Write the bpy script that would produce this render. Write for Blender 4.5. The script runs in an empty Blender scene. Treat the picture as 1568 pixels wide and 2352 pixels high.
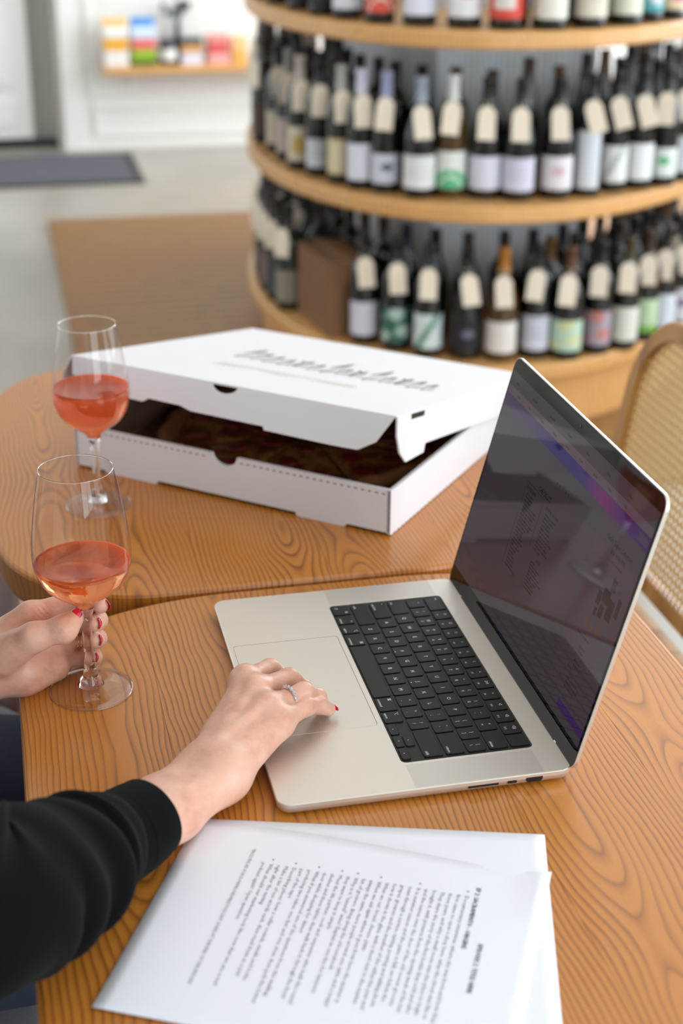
import bpy, bmesh, math, random
import numpy as np
from mathutils import Vector, Matrix
R_ = math.radians
random.seed(7)
SC = bpy.context.scene
COL = SC.collection

# ------------------------------------------------------------------ camera
cam_data = bpy.data.cameras.new('camera')
cam = bpy.data.objects.new('camera', cam_data)
COL.objects.link(cam)
cam_data.sensor_fit = 'HORIZONTAL'
cam_data.sensor_width = 24.0
cam_data.lens = 52.307
cam_data.clip_start = 0.05
right = Vector((0.97489519, -0.22256052, 0.00679624))
look = Vector((0.20543375, 0.88726243, -0.41299196))
up = right.cross(look).normalized()
m3 = Matrix((right, up, -look)).transposed()
cam.matrix_world = Matrix.Translation((-0.29712865, -1.13786787, 1.45039119)) @ m3.to_4x4()
cam_data.dof.use_dof = True
cam_data.dof.focus_distance = 1.31
cam_data.dof.aperture_fstop = 4.2
SC.camera = cam

# ------------------------------------------------------------------ light and exposure
vs = SC.view_settings
vs.view_transform = 'Standard'
vs.look = 'None'
vs.gamma = 1.0
vs.use_curve_mapping = False
vs.exposure = -0.70
world = bpy.data.worlds.new('daylight')
SC.world = world
world.use_nodes = True
bg = world.node_tree.nodes['Background']
bg.inputs[0].default_value = (0.78, 0.88, 1.0, 1)
bg.inputs[1].default_value = 1.5


def area(name, loc, rot, sx, sy, power, col):
    d = bpy.data.lights.new(name, 'AREA')
    d.shape = 'RECTANGLE'
    d.size, d.size_y, d.energy, d.color = sx, sy, power, col
    o = bpy.data.objects.new(name, d)
    o.location, o.rotation_euler = loc, rot
    COL.objects.link(o)
    return o


DAY = (0.89, 0.95, 1.0)
# daylight standing in the window openings of the right wall and of the street front behind the photographer
area('window_light', (3.55, -2.0, 1.65), (0, R_(90), 0), 2.3, 2.8, 110, DAY)
area('window_light', (3.55, 1.4, 1.65), (0, R_(90), 0), 2.3, 2.8, 120, DAY)
area('window_light', (3.55, 4.8, 1.65), (0, R_(90), 0), 2.3, 2.8, 330, DAY)
area('window_light', (-1.6, -3.95, 1.65), (R_(90), 0, 0), 2.4, 2.3, 14, DAY)
area('window_light', (1.6, -3.95, 1.65), (R_(90), 0, 0), 2.4, 2.3, 165, DAY)
area('window_light', (-3.2, 4.7, 1.65), (0, R_(-90), 0), 2.3, 2.6, 50, DAY)  # added light on the left that brightens the door and back wall
area('ceiling_fill_light', (0.3, 1.5, 2.97), (0, 0, 0), 2.5, 5.0, 22, (1.0, 0.95, 0.88))  # unseen warm fill added below the ceiling, no fixture behind it


# ------------------------------------------------------------------ node and mesh helpers
def lin(c):
    return tuple((v / 255 / 12.92) if v / 255 <= 0.04045 else ((v / 255 + 0.055) / 1.055) ** 2.4 for v in c)


class NT:
    def __init__(s, name):
        s.m = bpy.data.materials.new(name)
        s.m.use_nodes = True
        s.nt = s.m.node_tree
        s.b = s.nt.nodes['Principled BSDF']
        s.out = s.nt.nodes['Material Output']

    def n(s, t, **kw):
        nd = s.nt.nodes.new(t)
        for k, v in kw.items():
            setattr(nd, k, v)
        return nd

    def l(s, a, b):
        s.nt.links.new(a, b)

    def setin(s, sock, v):
        if isinstance(v, bpy.types.NodeSocket):
            s.l(v, sock)
        else:
            sock.default_value = v

    def math(s, op, a, b=0.0, c=0.0):
        nd = s.n('ShaderNodeMath', operation=op)
        for i, v in enumerate((a, b, c)):
            s.setin(nd.inputs[i], v)
        return nd.outputs[0]

    def vmath(s, op, a, b=(0, 0, 0)):
        nd = s.n('ShaderNodeVectorMath', operation=op)
        s.setin(nd.inputs[0], a)
        s.setin(nd.inputs[1], b)
        return nd.outputs[0]

    def coord(s, w='Object'):
        return s.n('ShaderNodeTexCoord').outputs[w]

    def noise(s, vec, scale, detail=3.0, rough=0.5):
        nd = s.n('ShaderNodeTexNoise')
        s.setin(nd.inputs['Vector'], vec)
        nd.inputs['Scale'].default_value = scale
        nd.inputs['Detail'].default_value = detail
        nd.inputs['Roughness'].default_value = rough
        return nd.outputs[0]

    def ramp(s, fac, stops, interp='LINEAR'):
        nd = s.n('ShaderNodeValToRGB')
        nd.color_ramp.interpolation = interp
        els = nd.color_ramp.elements
        while len(els) < len(stops):
            els.new(0.5)
        for e, (p, c) in zip(els, stops):
            e.position = p
            e.color = (*c, 1) if len(c) == 3 else c
        s.setin(nd.inputs[0], fac)
        return nd.outputs[0]

    def mix(s, fac, a, b, mode='MIX'):
        nd = s.n('ShaderNodeMix', data_type='RGBA', blend_type=mode)
        s.setin(nd.inputs['Factor'], fac)
        for k, v in (('A', a), ('B', b)):
            sk = [i for i in nd.inputs if i.name == k and i.type == 'RGBA'][0]
            s.setin(sk, (*v, 1) if isinstance(v, tuple) and len(v) == 3 else v)
        return [o for o in nd.outputs if o.type == 'RGBA'][0]

    def bump(s, h, strength=0.2, dist=0.001):
        nd = s.n('ShaderNodeBump')
        nd.inputs['Strength'].default_value = strength
        nd.inputs['Distance'].default_value = dist
        s.l(h, nd.inputs['Height'])
        s.l(nd.outputs[0], s.b.inputs['Normal'])


def pm(name, col, rough=0.5, metal=0.0, var=0.04, vscale=30.0, **kw):
    """plain procedural material: a colour with slight noise in it"""
    t = NT(name)
    c = lin(col)
    nz = t.noise(t.coord(), vscale)
    a = tuple(max(0, v * (1 - var)) for v in c)
    b = tuple(min(1, v * (1 + var)) for v in c)
    t.l(t.mix(nz, a, b), t.b.inputs['Base Color'])
    t.b.inputs['Roughness'].default_value = rough
    t.b.inputs['Metallic'].default_value = metal
    for k, v in kw.items():
        t.b.inputs[k.replace('_', ' ')].default_value = v
    return t.m


def obj(name, me, mat=None, parent=None, loc=None, rot=None, mat_world=None):
    if isinstance(me, bmesh.types.BMesh):
        bm = me
        me = bpy.data.meshes.new(name)
        bm.to_mesh(me)
        bm.free()
    o = bpy.data.objects.new(name, me)
    COL.objects.link(o)
    if mat is not None:
        ms = mat if isinstance(mat, (list, tuple)) else [mat]
        if not me.materials:
            for q in ms:
                me.materials.append(q)
    if parent is not None:
        o.parent = parent
    if loc is not None:
        o.location = loc
    if rot is not None:
        o.rotation_euler = rot
    if mat_world is not None:
        o.matrix_local = mat_world
    return o


def tag(o, label=None, cat=None, group=None, kind=None):
    for k, v in (('label', label), ('category', cat), ('group', group), ('kind', kind)):
        if v:
            o[k] = v
    return o


def empty(name, loc, rz=0.0):
    o = bpy.data.objects.new(name, None)
    o.empty_display_size = 0.05
    COL.objects.link(o)
    o.location = loc
    o.rotation_euler = (0, 0, rz)
    return o


def smooth(bm):
    for f in bm.faces:
        f.smooth = True
    return bm


def mesh_from(verts, faces, sm=False, mi=None):
    me = bpy.data.meshes.new('m')
    me.from_pydata([tuple(v) for v in verts], [], [tuple(f) for f in faces])
    if sm:
        me.polygons.foreach_set('use_smooth', [True] * len(me.polygons))
    if mi is not None:
        me.polygons.foreach_set('material_index', mi)
    me.update()
    return me


def add_box(bm, x0, x1, y0, y1, z0, z1, M=None, mi=0):
    vs_ = [bm.verts.new(Vector((x, y, z)) if M is None else M @ Vector((x, y, z))) for z in (z0, z1) for y in (y0, y1) for x in (x0, x1)]
    for f in ((0, 2, 3, 1), (4, 5, 7, 6), (0, 1, 5, 4), (2, 6, 7, 3), (0, 4, 6, 2), (1, 3, 7, 5)):
        bm.faces.new([vs_[i] for i in f]).material_index = mi
    return bm


def bevel_all(bm, w, seg=2):
    bmesh.ops.bevel(bm, geom=list(bm.edges), offset=w, segments=seg, affect='EDGES', profile=0.5, clamp_overlap=True)
    return bm


def rounded_box(w, d, h, bev=0.004, seg=2, M=None):
    bm = bmesh.new()
    add_box(bm, -w / 2, w / 2, -d / 2, d / 2, 0, h, None)
    bevel_all(bm, bev, seg)
    if M is not None:
        bm.transform(M)
    return bm


def rrect(w, d, r, seg=6, cx=0.0, cy=0.0):
    """counter-clockwise rounded rectangle"""
    pts = []
    for sx, sy, a0 in ((1, 1, 0), (-1, 1, 90), (-1, -1, 180), (1, -1, 270)):
        for i in range(seg + 1):
            a = R_(a0 + 90 * i / seg)
            pts.append((cx + sx * (w / 2 - r) + r * math.cos(a), cy + sy * (d / 2 - r) + r * math.sin(a)))
    return pts


def loft(rings, cap0=True, cap1=True, sm=False, closed=True):
    """rings: lists of 3D points, all the same length"""
    bm = bmesh.new()
    R = [[bm.verts.new(p) for p in r] for r in rings]
    n = len(R[0])
    for a, b in zip(R, R[1:]):
        for i in range(n if closed else n - 1):
            j = (i + 1) % n
            bm.faces.new((a[i], a[j], b[j], b[i])).smooth = sm
    if cap0:
        bm.faces.new(list(reversed(R[0])))
    if cap1:
        bm.faces.new(R[-1])
    return bm


def slab(w, d, r, prof, seg=8, cap0=True, cap1=True, cx=0.0, cy=0.0):
    """rounded slab; prof = [(inset, z), ...]"""
    return loft([[(x, y, z) for x, y in rrect(w - 2 * i, d - 2 * i, max(r - i, 0.0005), seg, cx, cy)] for i, z in prof], cap0, cap1)


def lathe(prof, seg=32, sm=True, cap0=True, cap1=True):
    rings = [[(r * math.cos(2 * math.pi * i / seg), r * math.sin(2 * math.pi * i / seg), z) for i in range(seg)] for r, z in prof]
    return loft(rings, cap0, cap1, sm)


def tube_pts(pts, rad, seg=10):
    """sweep a circle along pts (list of Vectors); rad = number or list"""
    pts = [Vector(p) for p in pts]
    rings = []
    prev = None
    for i, p in enumerate(pts):
        t = (pts[min(i + 1, len(pts) - 1)] - pts[max(i - 1, 0)]).normalized()
        if prev is None:
            prev = t.orthogonal().normalized()
        nrm = (prev - t * prev.dot(t)).normalized()
        prev = nrm
        bn = t.cross(nrm)
        r = rad[i] if isinstance(rad, (list, tuple)) else rad
        rings.append([p + (nrm * math.cos(2 * math.pi * k / seg) + bn * math.sin(2 * math.pi * k / seg)) * r for k in range(seg)])
    return rings


def tube(pts, rad, seg=10, sm=True):
    return loft(tube_pts(pts, rad, seg), True, True, sm)


def catmull(pts, n):
    P = [np.array(p, float) for p in pts]
    P = [2 * P[0] - P[1]] + P + [2 * P[-1] - P[-2]]
    out = []
    m = len(P) - 3
    for k in range(n):
        u = k / (n - 1) * m
        i = min(int(u), m - 1)
        t = u - i
        a, b, c, d = P[i:i + 4]
        out.append(0.5 * (2 * b + (c - a) * t + (2 * a - 5 * b + 4 * c - d) * t * t + (3 * b - a - 3 * c + d) * t ** 3))
    return out


def join(dst, src, M=None, mi=None):
    """append bmesh src to dst (src is freed)"""
    if M is not None:
        src.transform(M)
    if mi is not None:
        for f in src.faces:
            f.material_index = mi
    me = bpy.data.meshes.new('tmp')
    src.to_mesh(me)
    src.free()
    dst.from_mesh(me)
    bpy.data.meshes.remove(me)
    return dst


_txt = {}


def text_geo(s, size=1.0, align='LEFT', res=2):
    """text outlines as (verts, faces) in the xy plane"""
    key = (s, align, res)
    if key not in _txt:
        c = bpy.data.curves.new('t', 'FONT')
        c.body = s
        c.size = 1.0
        c.align_x = align
        c.resolution_u = res
        o = bpy.data.objects.new('t', c)
        COL.objects.link(o)
        dg = bpy.context.evaluated_depsgraph_get()
        me = bpy.data.meshes.new_from_object(o.evaluated_get(dg))
        _txt[key] = ([v.co.copy() for v in me.vertices], [tuple(p.vertices) for p in me.polygons])
        bpy.data.objects.remove(o)
        bpy.data.curves.remove(c)
        bpy.data.meshes.remove(me)
    v, f = _txt[key]
    return [p * size for p in v], f


def add_text(bm, s, size, M, align='LEFT', mi=0, res=2, sx=1.0):
    v, f = text_geo(s, size, align, res)
    vv = [bm.verts.new(M @ Vector((p.x * sx, p.y, 0))) for p in v]
    for q in f:
        try:
            bm.faces.new([vv[i] for i in q]).material_index = mi
        except ValueError:
            pass
    return bm


# ------------------------------------------------------------------ implicit surfaces for the body
def surface_nets(f, lo, hi, h):
    lo = np.array(lo, np.float32)
    n = np.ceil((np.array(hi) - lo) / h).astype(int) + 1
    ax = [(lo[i] + h * np.arange(n[i])).astype(np.float32) for i in range(3)]
    X, Y, Z = np.meshgrid(*ax, indexing='ij', sparse=True)
    D = np.broadcast_to(f(X, Y, Z), tuple(n)).astype(np.float32)
    S = D < 0
    cnt = np.zeros(tuple(n - 1), np.int8)
    for i in (0, 1):
        for j in (0, 1):
            for k in (0, 1):
                cnt += S[i:n[0] - 1 + i, j:n[1] - 1 + j, k:n[2] - 1 + k]
    act = (cnt > 0) & (cnt < 8)
    idx = np.argwhere(act)
    num = -np.ones(tuple(n - 1), np.int64)
    num[act] = np.arange(len(idx))
    acc = np.zeros((len(idx), 3))
    w = np.zeros(len(idx))
    corners = [(i, j, k) for i in (0, 1) for j in (0, 1) for k in (0, 1)]
    for a in corners:
        for d in range(3):
            if a[d]:
                continue
            b = list(a)
            b[d] = 1
            da = D[idx[:, 0] + a[0], idx[:, 1] + a[1], idx[:, 2] + a[2]]
            db = D[idx[:, 0] + b[0], idx[:, 1] + b[1], idx[:, 2] + b[2]]
            s = (da < 0) != (db < 0)
            t = np.where(s, da / np.where(s, da - db, 1), 0)
            p = np.array(a, float)[None] + np.eye(3)[d][None] * t[:, None]
            acc[s] += p[s]
            w[s] += 1
    V = lo + h * (idx + acc / w[:, None])
    F = []
    for d in range(3):
        e1, e2 = (d + 1) % 3, (d + 2) % 3
        sl0 = [slice(None)] * 3
        sl1 = [slice(None)] * 3
        sl0[d], sl1[d] = slice(0, -1), slice(1, None)
        cr = S[tuple(sl0)] != S[tuple(sl1)]
        ii = np.argwhere(cr)
        ok = (ii[:, e1] > 0) & (ii[:, e2] > 0) & (ii[:, e1] < n[e1] - 1) & (ii[:, e2] < n[e2] - 1)
        ii = ii[ok]

        def g(o1, o2):
            q = ii.copy()
            q[:, e1] -= o1
            q[:, e2] -= o2
            return num[q[:, 0], q[:, 1], q[:, 2]]
        quad = np.stack([g(1, 1), g(0, 1), g(0, 0), g(1, 0)], 1)
        inside = S[ii[:, 0], ii[:, 1], ii[:, 2]]
        quad[~inside] = quad[~inside][:, ::-1]
        F.append(quad)
    return V, np.concatenate(F)


def smin(a, b, k):
    hh = np.maximum(k - np.abs(a - b), 0) / k
    return np.minimum(a, b) - hh * hh * k * 0.25


def cone(a, b, ra, rb):
    a = np.array(a, np.float32)
    b = np.array(b, np.float32)
    d = b - a
    dd = float(d @ d) + 1e-12

    def f(X, Y, Z):
        t = np.clip(((X - a[0]) * d[0] + (Y - a[1]) * d[1] + (Z - a[2]) * d[2]) / dd, 0, 1)
        return np.sqrt((X - a[0] - t * d[0]) ** 2 + (Y - a[1] - t * d[1]) ** 2 + (Z - a[2] - t * d[2]) ** 2) - (ra + (rb - ra) * t)
    return f


def ellip(c, r, M=None):
    c = np.array(c, np.float32)
    r = np.array(r, np.float32)
    M = np.eye(3) if M is None else np.array(M)

    def f(X, Y, Z):
        x, y, z = X - c[0], Y - c[1], Z - c[2]
        q = [M[i][0] * x + M[i][1] * y + M[i][2] * z for i in range(3)]
        k0 = np.sqrt((q[0] / r[0]) ** 2 + (q[1] / r[1]) ** 2 + (q[2] / r[2]) ** 2)
        k1 = np.sqrt((q[0] / r[0] ** 2) ** 2 + (q[1] / r[1] ** 2) ** 2 + (q[2] / r[2] ** 2) ** 2) + 1e-9
        return k0 * (k0 - 1) / k1
    return f


def blend(fs, k):
    def f(X, Y, Z):
        d = fs[0](X, Y, Z)
        for g in fs[1:]:
            d = smin(d, g(X, Y, Z), k)
        return d
    return f


def carve(f, cuts, k):
    def g(X, Y, Z):
        d = f(X, Y, Z)
        for c in cuts:
            d = -smin(-d, c(X, Y, Z), k)
        return d
    return g


# ------------------------------------------------------------------ materials
def wood(name, light, mid, dark, freq=150.0, rough=0.38, warp=0.045, along='Y', heart=0.05, bump=0.12, coat=0.3):
    t = NT(name)
    co = t.coord()
    rnd = t.n('ShaderNodeObjectInfo').outputs['Random']
    sep = t.n('ShaderNodeSeparateXYZ')
    t.l(co, sep.inputs[0])
    x, y, z = sep.outputs
    if along == 'X':
        x, y = y, x
    off = t.math('MULTIPLY', rnd, 37.0)
    c1 = t.n('ShaderNodeCombineXYZ')
    t.setin(c1.inputs[0], t.math('MULTIPLY', x, 9.0))
    t.setin(c1.inputs[1], t.math('ADD', t.math('MULTIPLY', y, 3.2), off))
    t.setin(c1.inputs[2], t.math('MULTIPLY', z, 5.0))
    w1 = t.noise(c1.outputs[0], 1.0, 3.0, 0.55)
    c2 = t.n('ShaderNodeCombineXYZ')
    t.setin(c2.inputs[1], t.math('ADD', t.math('MULTIPLY', y, 2.6), off))
    w2 = t.noise(c2.outputs[0], 1.0, 1.0)
    xs = t.math('ADD', t.math('ADD', x, t.math('MULTIPLY', t.math('SUBTRACT', w1, 0.5), warp * 2)), t.math('MULTIPLY', t.math('SUBTRACT', rnd, 0.5), 0.09))
    dd = t.math('ADD', t.math('MULTIPLY', w2, heart * 3.4), -heart * 1.2)
    r = t.math('SQRT', t.math('ADD', t.math('MULTIPLY', xs, xs), t.math('MULTIPLY', dd, dd)))
    c3 = t.n('ShaderNodeCombineXYZ')
    t.setin(c3.inputs[0], t.math('MULTIPLY', x, 60.0))
    t.setin(c3.inputs[1], t.math('ADD', t.math('MULTIPLY', y, 9.0), off))
    w3 = t.noise(c3.outputs[0], 1.0, 2.0)
    ring = t.math('ADD', t.math('MULTIPLY', r, freq), t.math('MULTIPLY', w3, 0.35))
    f = t.math('FRACT', ring)
    col = t.ramp(f, [(0.0, lin(dark)), (0.16, lin(mid)), (0.45, lin(light)), (0.86, lin(light)), (0.95, lin(mid)), (1.0, lin(dark))])
    c4 = t.n('ShaderNodeCombineXYZ')
    t.setin(c4.inputs[0], t.math('MULTIPLY', x, 900.0))
    t.setin(c4.inputs[1], t.math('ADD', t.math('MULTIPLY', y, 45.0), off))
    fib = t.noise(c4.outputs[0], 1.0, 2.0)
    pore = t.math('MULTIPLY', t.math('GREATER_THAN', fib, 0.56), 0.22)
    col = t.mix(pore, col, lin(mid))
    fade = t.noise(c1.outputs[0], 1.7, 2.0)
    col = t.mix(t.math('MULTIPLY', t.math('SUBTRACT', fade, 0.36), 1.5), col, lin(light))
    big = t.noise(c1.outputs[0], 0.7, 1.0)
    col = t.mix(t.math('MULTIPLY', t.math('ADD', big, t.math('MULTIPLY', rnd, 0.4)), 0.30), col, lin(mid))
    t.l(col, t.b.inputs['Base Color'])
    t.b.inputs['Roughness'].default_value = rough
    t.b.inputs['Coat Weight'].default_value = coat
    t.b.inputs['Coat Roughness'].default_value = 0.16
    t.bump(fib, bump, 0.0006)
    return t.m


M = {}
M['table'] = wood('honey_elm', (200, 130, 50), (166, 98, 30), (88, 46, 12), 205.0, 0.40, 0.018, heart=0.034)
M['shelf'] = wood('shelf_oak', (226, 174, 110), (208, 152, 88), (172, 118, 62), 110.0, 0.45)
M['plank'] = wood('floor_oak', (152, 110, 56), (128, 88, 40), (92, 60, 26), 120.0, 0.5, along='X', coat=0.0)
M['chairwood'] = wood('chair_wood', (190, 140, 72), (164, 112, 50), (118, 76, 30), 140.0, 0.4)
M['white'] = pm('white_paint', (236, 235, 231), 0.55, var=0.015, vscale=4)
M['white_trim'] = pm('white_trim_paint', (240, 239, 235), 0.45, var=0.01, vscale=5)
M['ceil'] = pm('ceiling_paint', (238, 236, 230), 0.8, var=0.01)
M['shaded_jamb'] = pm('jamb_shade_grey', (196, 192, 184), 0.6, var=0.02, vscale=4)  # jamb greyed so the shade of the door recess sits in its colour
M['alu'] = pm('brushed_aluminium', (220, 213, 204), 0.40, 0.80, var=0.012, vscale=200)
M['alu_pad'] = pm('trackpad_glass', (219, 212, 203), 0.36, 0.70, var=0.008, vscale=200)
M['dark_metal'] = pm('dark_metal', (52, 50, 48), 0.35, 0.8)
M['chrome'] = pm('polished_chrome', (220, 222, 226), 0.12, 1.0, var=0.01)
M['silver'] = pm('silver', (226, 226, 230), 0.14, 1.0, var=0.01)
M['gold'] = pm('gold', (214, 170, 120), 0.18, 1.0, var=0.01)
M['gem'] = pm('clear_gem', (240, 244, 250), 0.02, 0.0, var=0.01, Transmission_Weight=0.6, IOR=2.0)
M['keycap'] = pm('black_keycap', (20, 19, 18), 0.45, var=0.10, vscale=90, Specular_IOR_Level=0.3)
M['keywell'] = pm('black_key_well', (10, 10, 10), 0.55, var=0.1)
M['legend'] = pm('pale_key_legend', (240, 240, 240), 0.5, var=0.01)
M['black'] = pm('black_plastic', (14, 14, 14), 0.35, var=0.1)
M['paper'] = pm('white_paper', (234, 236, 245), 0.75, var=0.008, vscale=12)
M['ink'] = pm('printer_ink', (122, 122, 132), 0.8, var=0.05)
M['ink_dark'] = pm('printer_ink_bold', (84, 84, 92), 0.8, var=0.05)
M['card_white'] = pm('white_cardboard', (226, 224, 228), 0.62, var=0.012, vscale=18)
M['card_kraft'] = pm('brown_cardboard', (128, 93, 62), 0.8, var=0.06, vscale=25)
M['card_inside'] = pm('brown_box_liner', (116, 84, 60), 0.85, var=0.06, vscale=25)
M['box_ink'] = pm('grey_box_print', (84, 86, 92), 0.7, var=0.05)
M['box_ink_tan'] = pm('tan_box_print', (190, 178, 148), 0.7, var=0.05)
M['jeans'] = pm('dark_denim', (30, 40, 58), 0.85, var=0.25, vscale=400)
M['nail'] = pm('crimson_nail_polish', (206, 10, 56), 0.12, var=0.03, Coat_Weight=0.6)
M['hair'] = pm('brown_hair', (70, 46, 30), 0.5, var=0.3, vscale=150)
M['grey_cushion'] = pm('grey_woven_cushion', (112, 114, 120), 0.9, var=0.2, vscale=350)
M['red_cushion'] = pm('maroon_leather', (72, 30, 30), 0.45, var=0.12, vscale=60)
M['cane'] = pm('woven_cane', (232, 200, 144), 0.6, var=0.12, vscale=120)
M['mat'] = pm('grey_ribbed_mat', (98, 100, 108), 0.85, var=0.15, vscale=220)
M['mat_edge'] = pm('dark_mat_border', (62, 62, 66), 0.7, var=0.1)
M['dark'] = pm('dark_plinth', (34, 26, 20), 0.7, var=0.1)
M['kraft_tape'] = pm('packing_tape', (168, 128, 92), 0.35, var=0.04)

t = NT('skin')
nz = t.noise(t.coord(), 42.0, 4.0, 0.6)
nz2 = t.noise(t.coord(), 420.0, 2.0)
c = t.ramp(nz, [(0.30, lin((206, 150, 128))), (0.5, lin((222, 172, 150))), (0.72, lin((230, 185, 164)))])
t.l(c, t.b.inputs['Base Color'])
t.b.inputs['Roughness'].default_value = 0.42
t.b.inputs['Subsurface Weight'].default_value = 0.25
t.b.inputs['Subsurface Radius'].default_value = (1.0, 0.35, 0.2)
t.b.inputs['Subsurface Scale'].default_value = 0.006
t.bump(nz2, 0.25, 0.0006)
M['skin'] = t.m

t = NT('black_jersey')
co = t.coord()
nz = t.noise(co, 900.0, 1.0)
t.l(t.mix(nz, lin((5, 6, 7)), lin((13, 15, 16))), t.b.inputs['Base Color'])
t.b.inputs['Roughness'].default_value = 0.95
t.b.inputs['Sheen Weight'].default_value = 0.03
t.b.inputs['Specular IOR Level'].default_value = 0.08
t.bump(nz, 0.3, 0.0008)
M['sweater'] = t.m

t = NT('polished_concrete')
co = t.coord()
nz = t.noise(co, 1.3, 4.0)
nz2 = t.noise(co, 40.0, 3.0)
c = t.ramp(nz, [(0.3, lin((150, 144, 134))), (0.55, lin((172, 165, 154))), (0.75, lin((184, 177, 166)))])
c = t.mix(t.math('MULTIPLY', nz2, 0.2), c, lin((130, 124, 116)))
t.l(c, t.b.inputs['Base Color'])
t.b.inputs['Roughness'].default_value = 0.32
M['concrete'] = t.m

t = NT('ribbed_white_panel')
wv = t.n('ShaderNodeTexWave', wave_type='BANDS', bands_direction='X')
wv.inputs['Scale'].default_value = 18.0
t.l(t.coord(), wv.inputs['Vector'])
t.b.inputs['Base Color'].default_value = (*lin((234, 243, 249)), 1)
t.b.inputs['Roughness'].default_value = 0.5
t.bump(wv.outputs[0], 0.5, 0.004)
M['column'] = t.m

t = NT('speaker_perforation')
co = t.coord()
v = t.n('ShaderNodeTexVoronoi', feature='F1')
v.inputs['Scale'].default_value = 780.0
v.inputs['Randomness'].default_value = 0.0
t.l(co, v.inputs['Vector'])
hole = t.math('LESS_THAN', v.outputs['Distance'], 0.30)
t.l(t.mix(hole, lin((206, 200, 192)), lin((84, 80, 76))), t.b.inputs['Base Color'])
t.l(t.math('SUBTRACT', 0.85, t.math('MULTIPLY', hole, 0.6)), t.b.inputs['Metallic'])
t.b.inputs['Roughness'].default_value = 0.42
M['grille'] = t.m


def glassy(name, col, rough=0.0, ior=1.45):
    t = NT(name)
    t.b.inputs['Base Color'].default_value = (*col, 1)
    t.b.inputs['Roughness'].default_value = rough
    t.b.inputs['IOR'].default_value = ior
    t.b.inputs['Transmission Weight'].default_value = 1.0
    return t.m


M['stem_glass'] = glassy('clear_stem_glass', (1, 1, 1))
# thin blown bowl: two walls half a millimetre apart bend nothing you could see, so each surface lets light straight through and mirrors by Fresnel
t = NT('thin_bowl_glass')
fr = t.n('ShaderNodeFresnel')
bf = t.n('ShaderNodeNewGeometry').outputs['Backfacing']
t.l(t.math('ADD', 1.45, t.math('MULTIPLY', bf, 1 / 1.45 - 1.45)), fr.inputs[0])
tr = t.n('ShaderNodeBsdfTransparent')
tr.inputs[0].default_value = (0.985, 0.98, 0.985, 1)
gl = t.n('ShaderNodeBsdfGlossy')
gl.inputs['Roughness'].default_value = 0.0
mx = t.n('ShaderNodeMixShader')
t.l(fr.outputs[0], mx.inputs[0])
t.l(tr.outputs[0], mx.inputs[1])
t.l(gl.outputs[0], mx.inputs[2])
t.l(mx.outputs[0], t.out.inputs[0])
M['bowl_glass'] = t.m


def wine_mat(name, clear, cloud, haze):
    t = NT(name)
    t.b.inputs['Base Color'].default_value = (*lin(clear), 1)
    t.b.inputs['Roughness'].default_value = 0.0
    t.b.inputs['IOR'].default_value = 1.34
    t.b.inputs['Transmission Weight'].default_value = 1.0
    tl = t.n('ShaderNodeBsdfTranslucent')
    tl.inputs[0].default_value = (*lin(cloud), 1)
    nz = t.noise(t.coord(), 14.0)
    mx = t.n('ShaderNodeMixShader')
    t.l(t.math('ADD', haze - 0.04, t.math('MULTIPLY', nz, 0.08)), mx.inputs[0])
    t.l(t.b.outputs[0], mx.inputs[1])
    t.l(tl.outputs[0], mx.inputs[2])
    t.l(mx.outputs[0], t.out.inputs[0])
    return t.m


M['rose'] = wine_mat('salmon_rose_wine', (255, 208, 152), (246, 128, 58), 0.44)
M['rose2'] = wine_mat('coral_rose_wine', (255, 200, 160), (250, 122, 62), 0.48)


def screen_mat(name, col, emit):
    t = NT(name)
    nz = t.noise(t.coord(), 3000.0, 1.0)
    cc = lin(col)
    t.l(t.mix(nz, tuple(v * 0.96 for v in cc), cc), t.b.inputs['Emission Color'])
    t.b.inputs['Base Color'].default_value = (0.004, 0.004, 0.005, 1)
    t.b.inputs['Emission Strength'].default_value = emit
    t.b.inputs['Roughness'].default_value = 0.035
    t.b.inputs['IOR'].default_value = 1.37
    t.b.inputs['Specular IOR Level'].default_value = 0.36
    return t.m


M['glass_bezel'] = screen_mat('black_screen_glass', (0, 0, 0), 0.0)


# ------------------------------------------------------------------ the room
def struct(name, bm, mat, parent=None):
    o = obj(name, bm, mat, parent)
    if parent is None:
        o['kind'] = 'structure'
    return o


WY = 6.595
bm = bmesh.new()
add_box(bm, -3.4, 3.75, -4.15, 7.2, -0.12, 0.0)
floor = struct('floor', bm, M['concrete'])
bm = bmesh.new()
add_box(bm, -3.4, 3.75, -4.15, 7.2, 3.0, 3.12)
struct('ceiling', bm, M['ceil'])
# floor boards laid crosswise round the shelf, one object each
for i in range(42):
    y0 = 1.98 + i * 0.0725
    bm = bmesh.new()
    add_box(bm, -1.75, 1.75, 0.0020, 0.0705, 0.0, 0.014)
    bevel_all(bm, 0.0015, 1)
    lx = 1.635
    p = obj('floor_plank', bm, M['plank'], floor, (lx, y0, 0.0))
    p.scale = (1.0, 1.0, 1.0)
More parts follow.
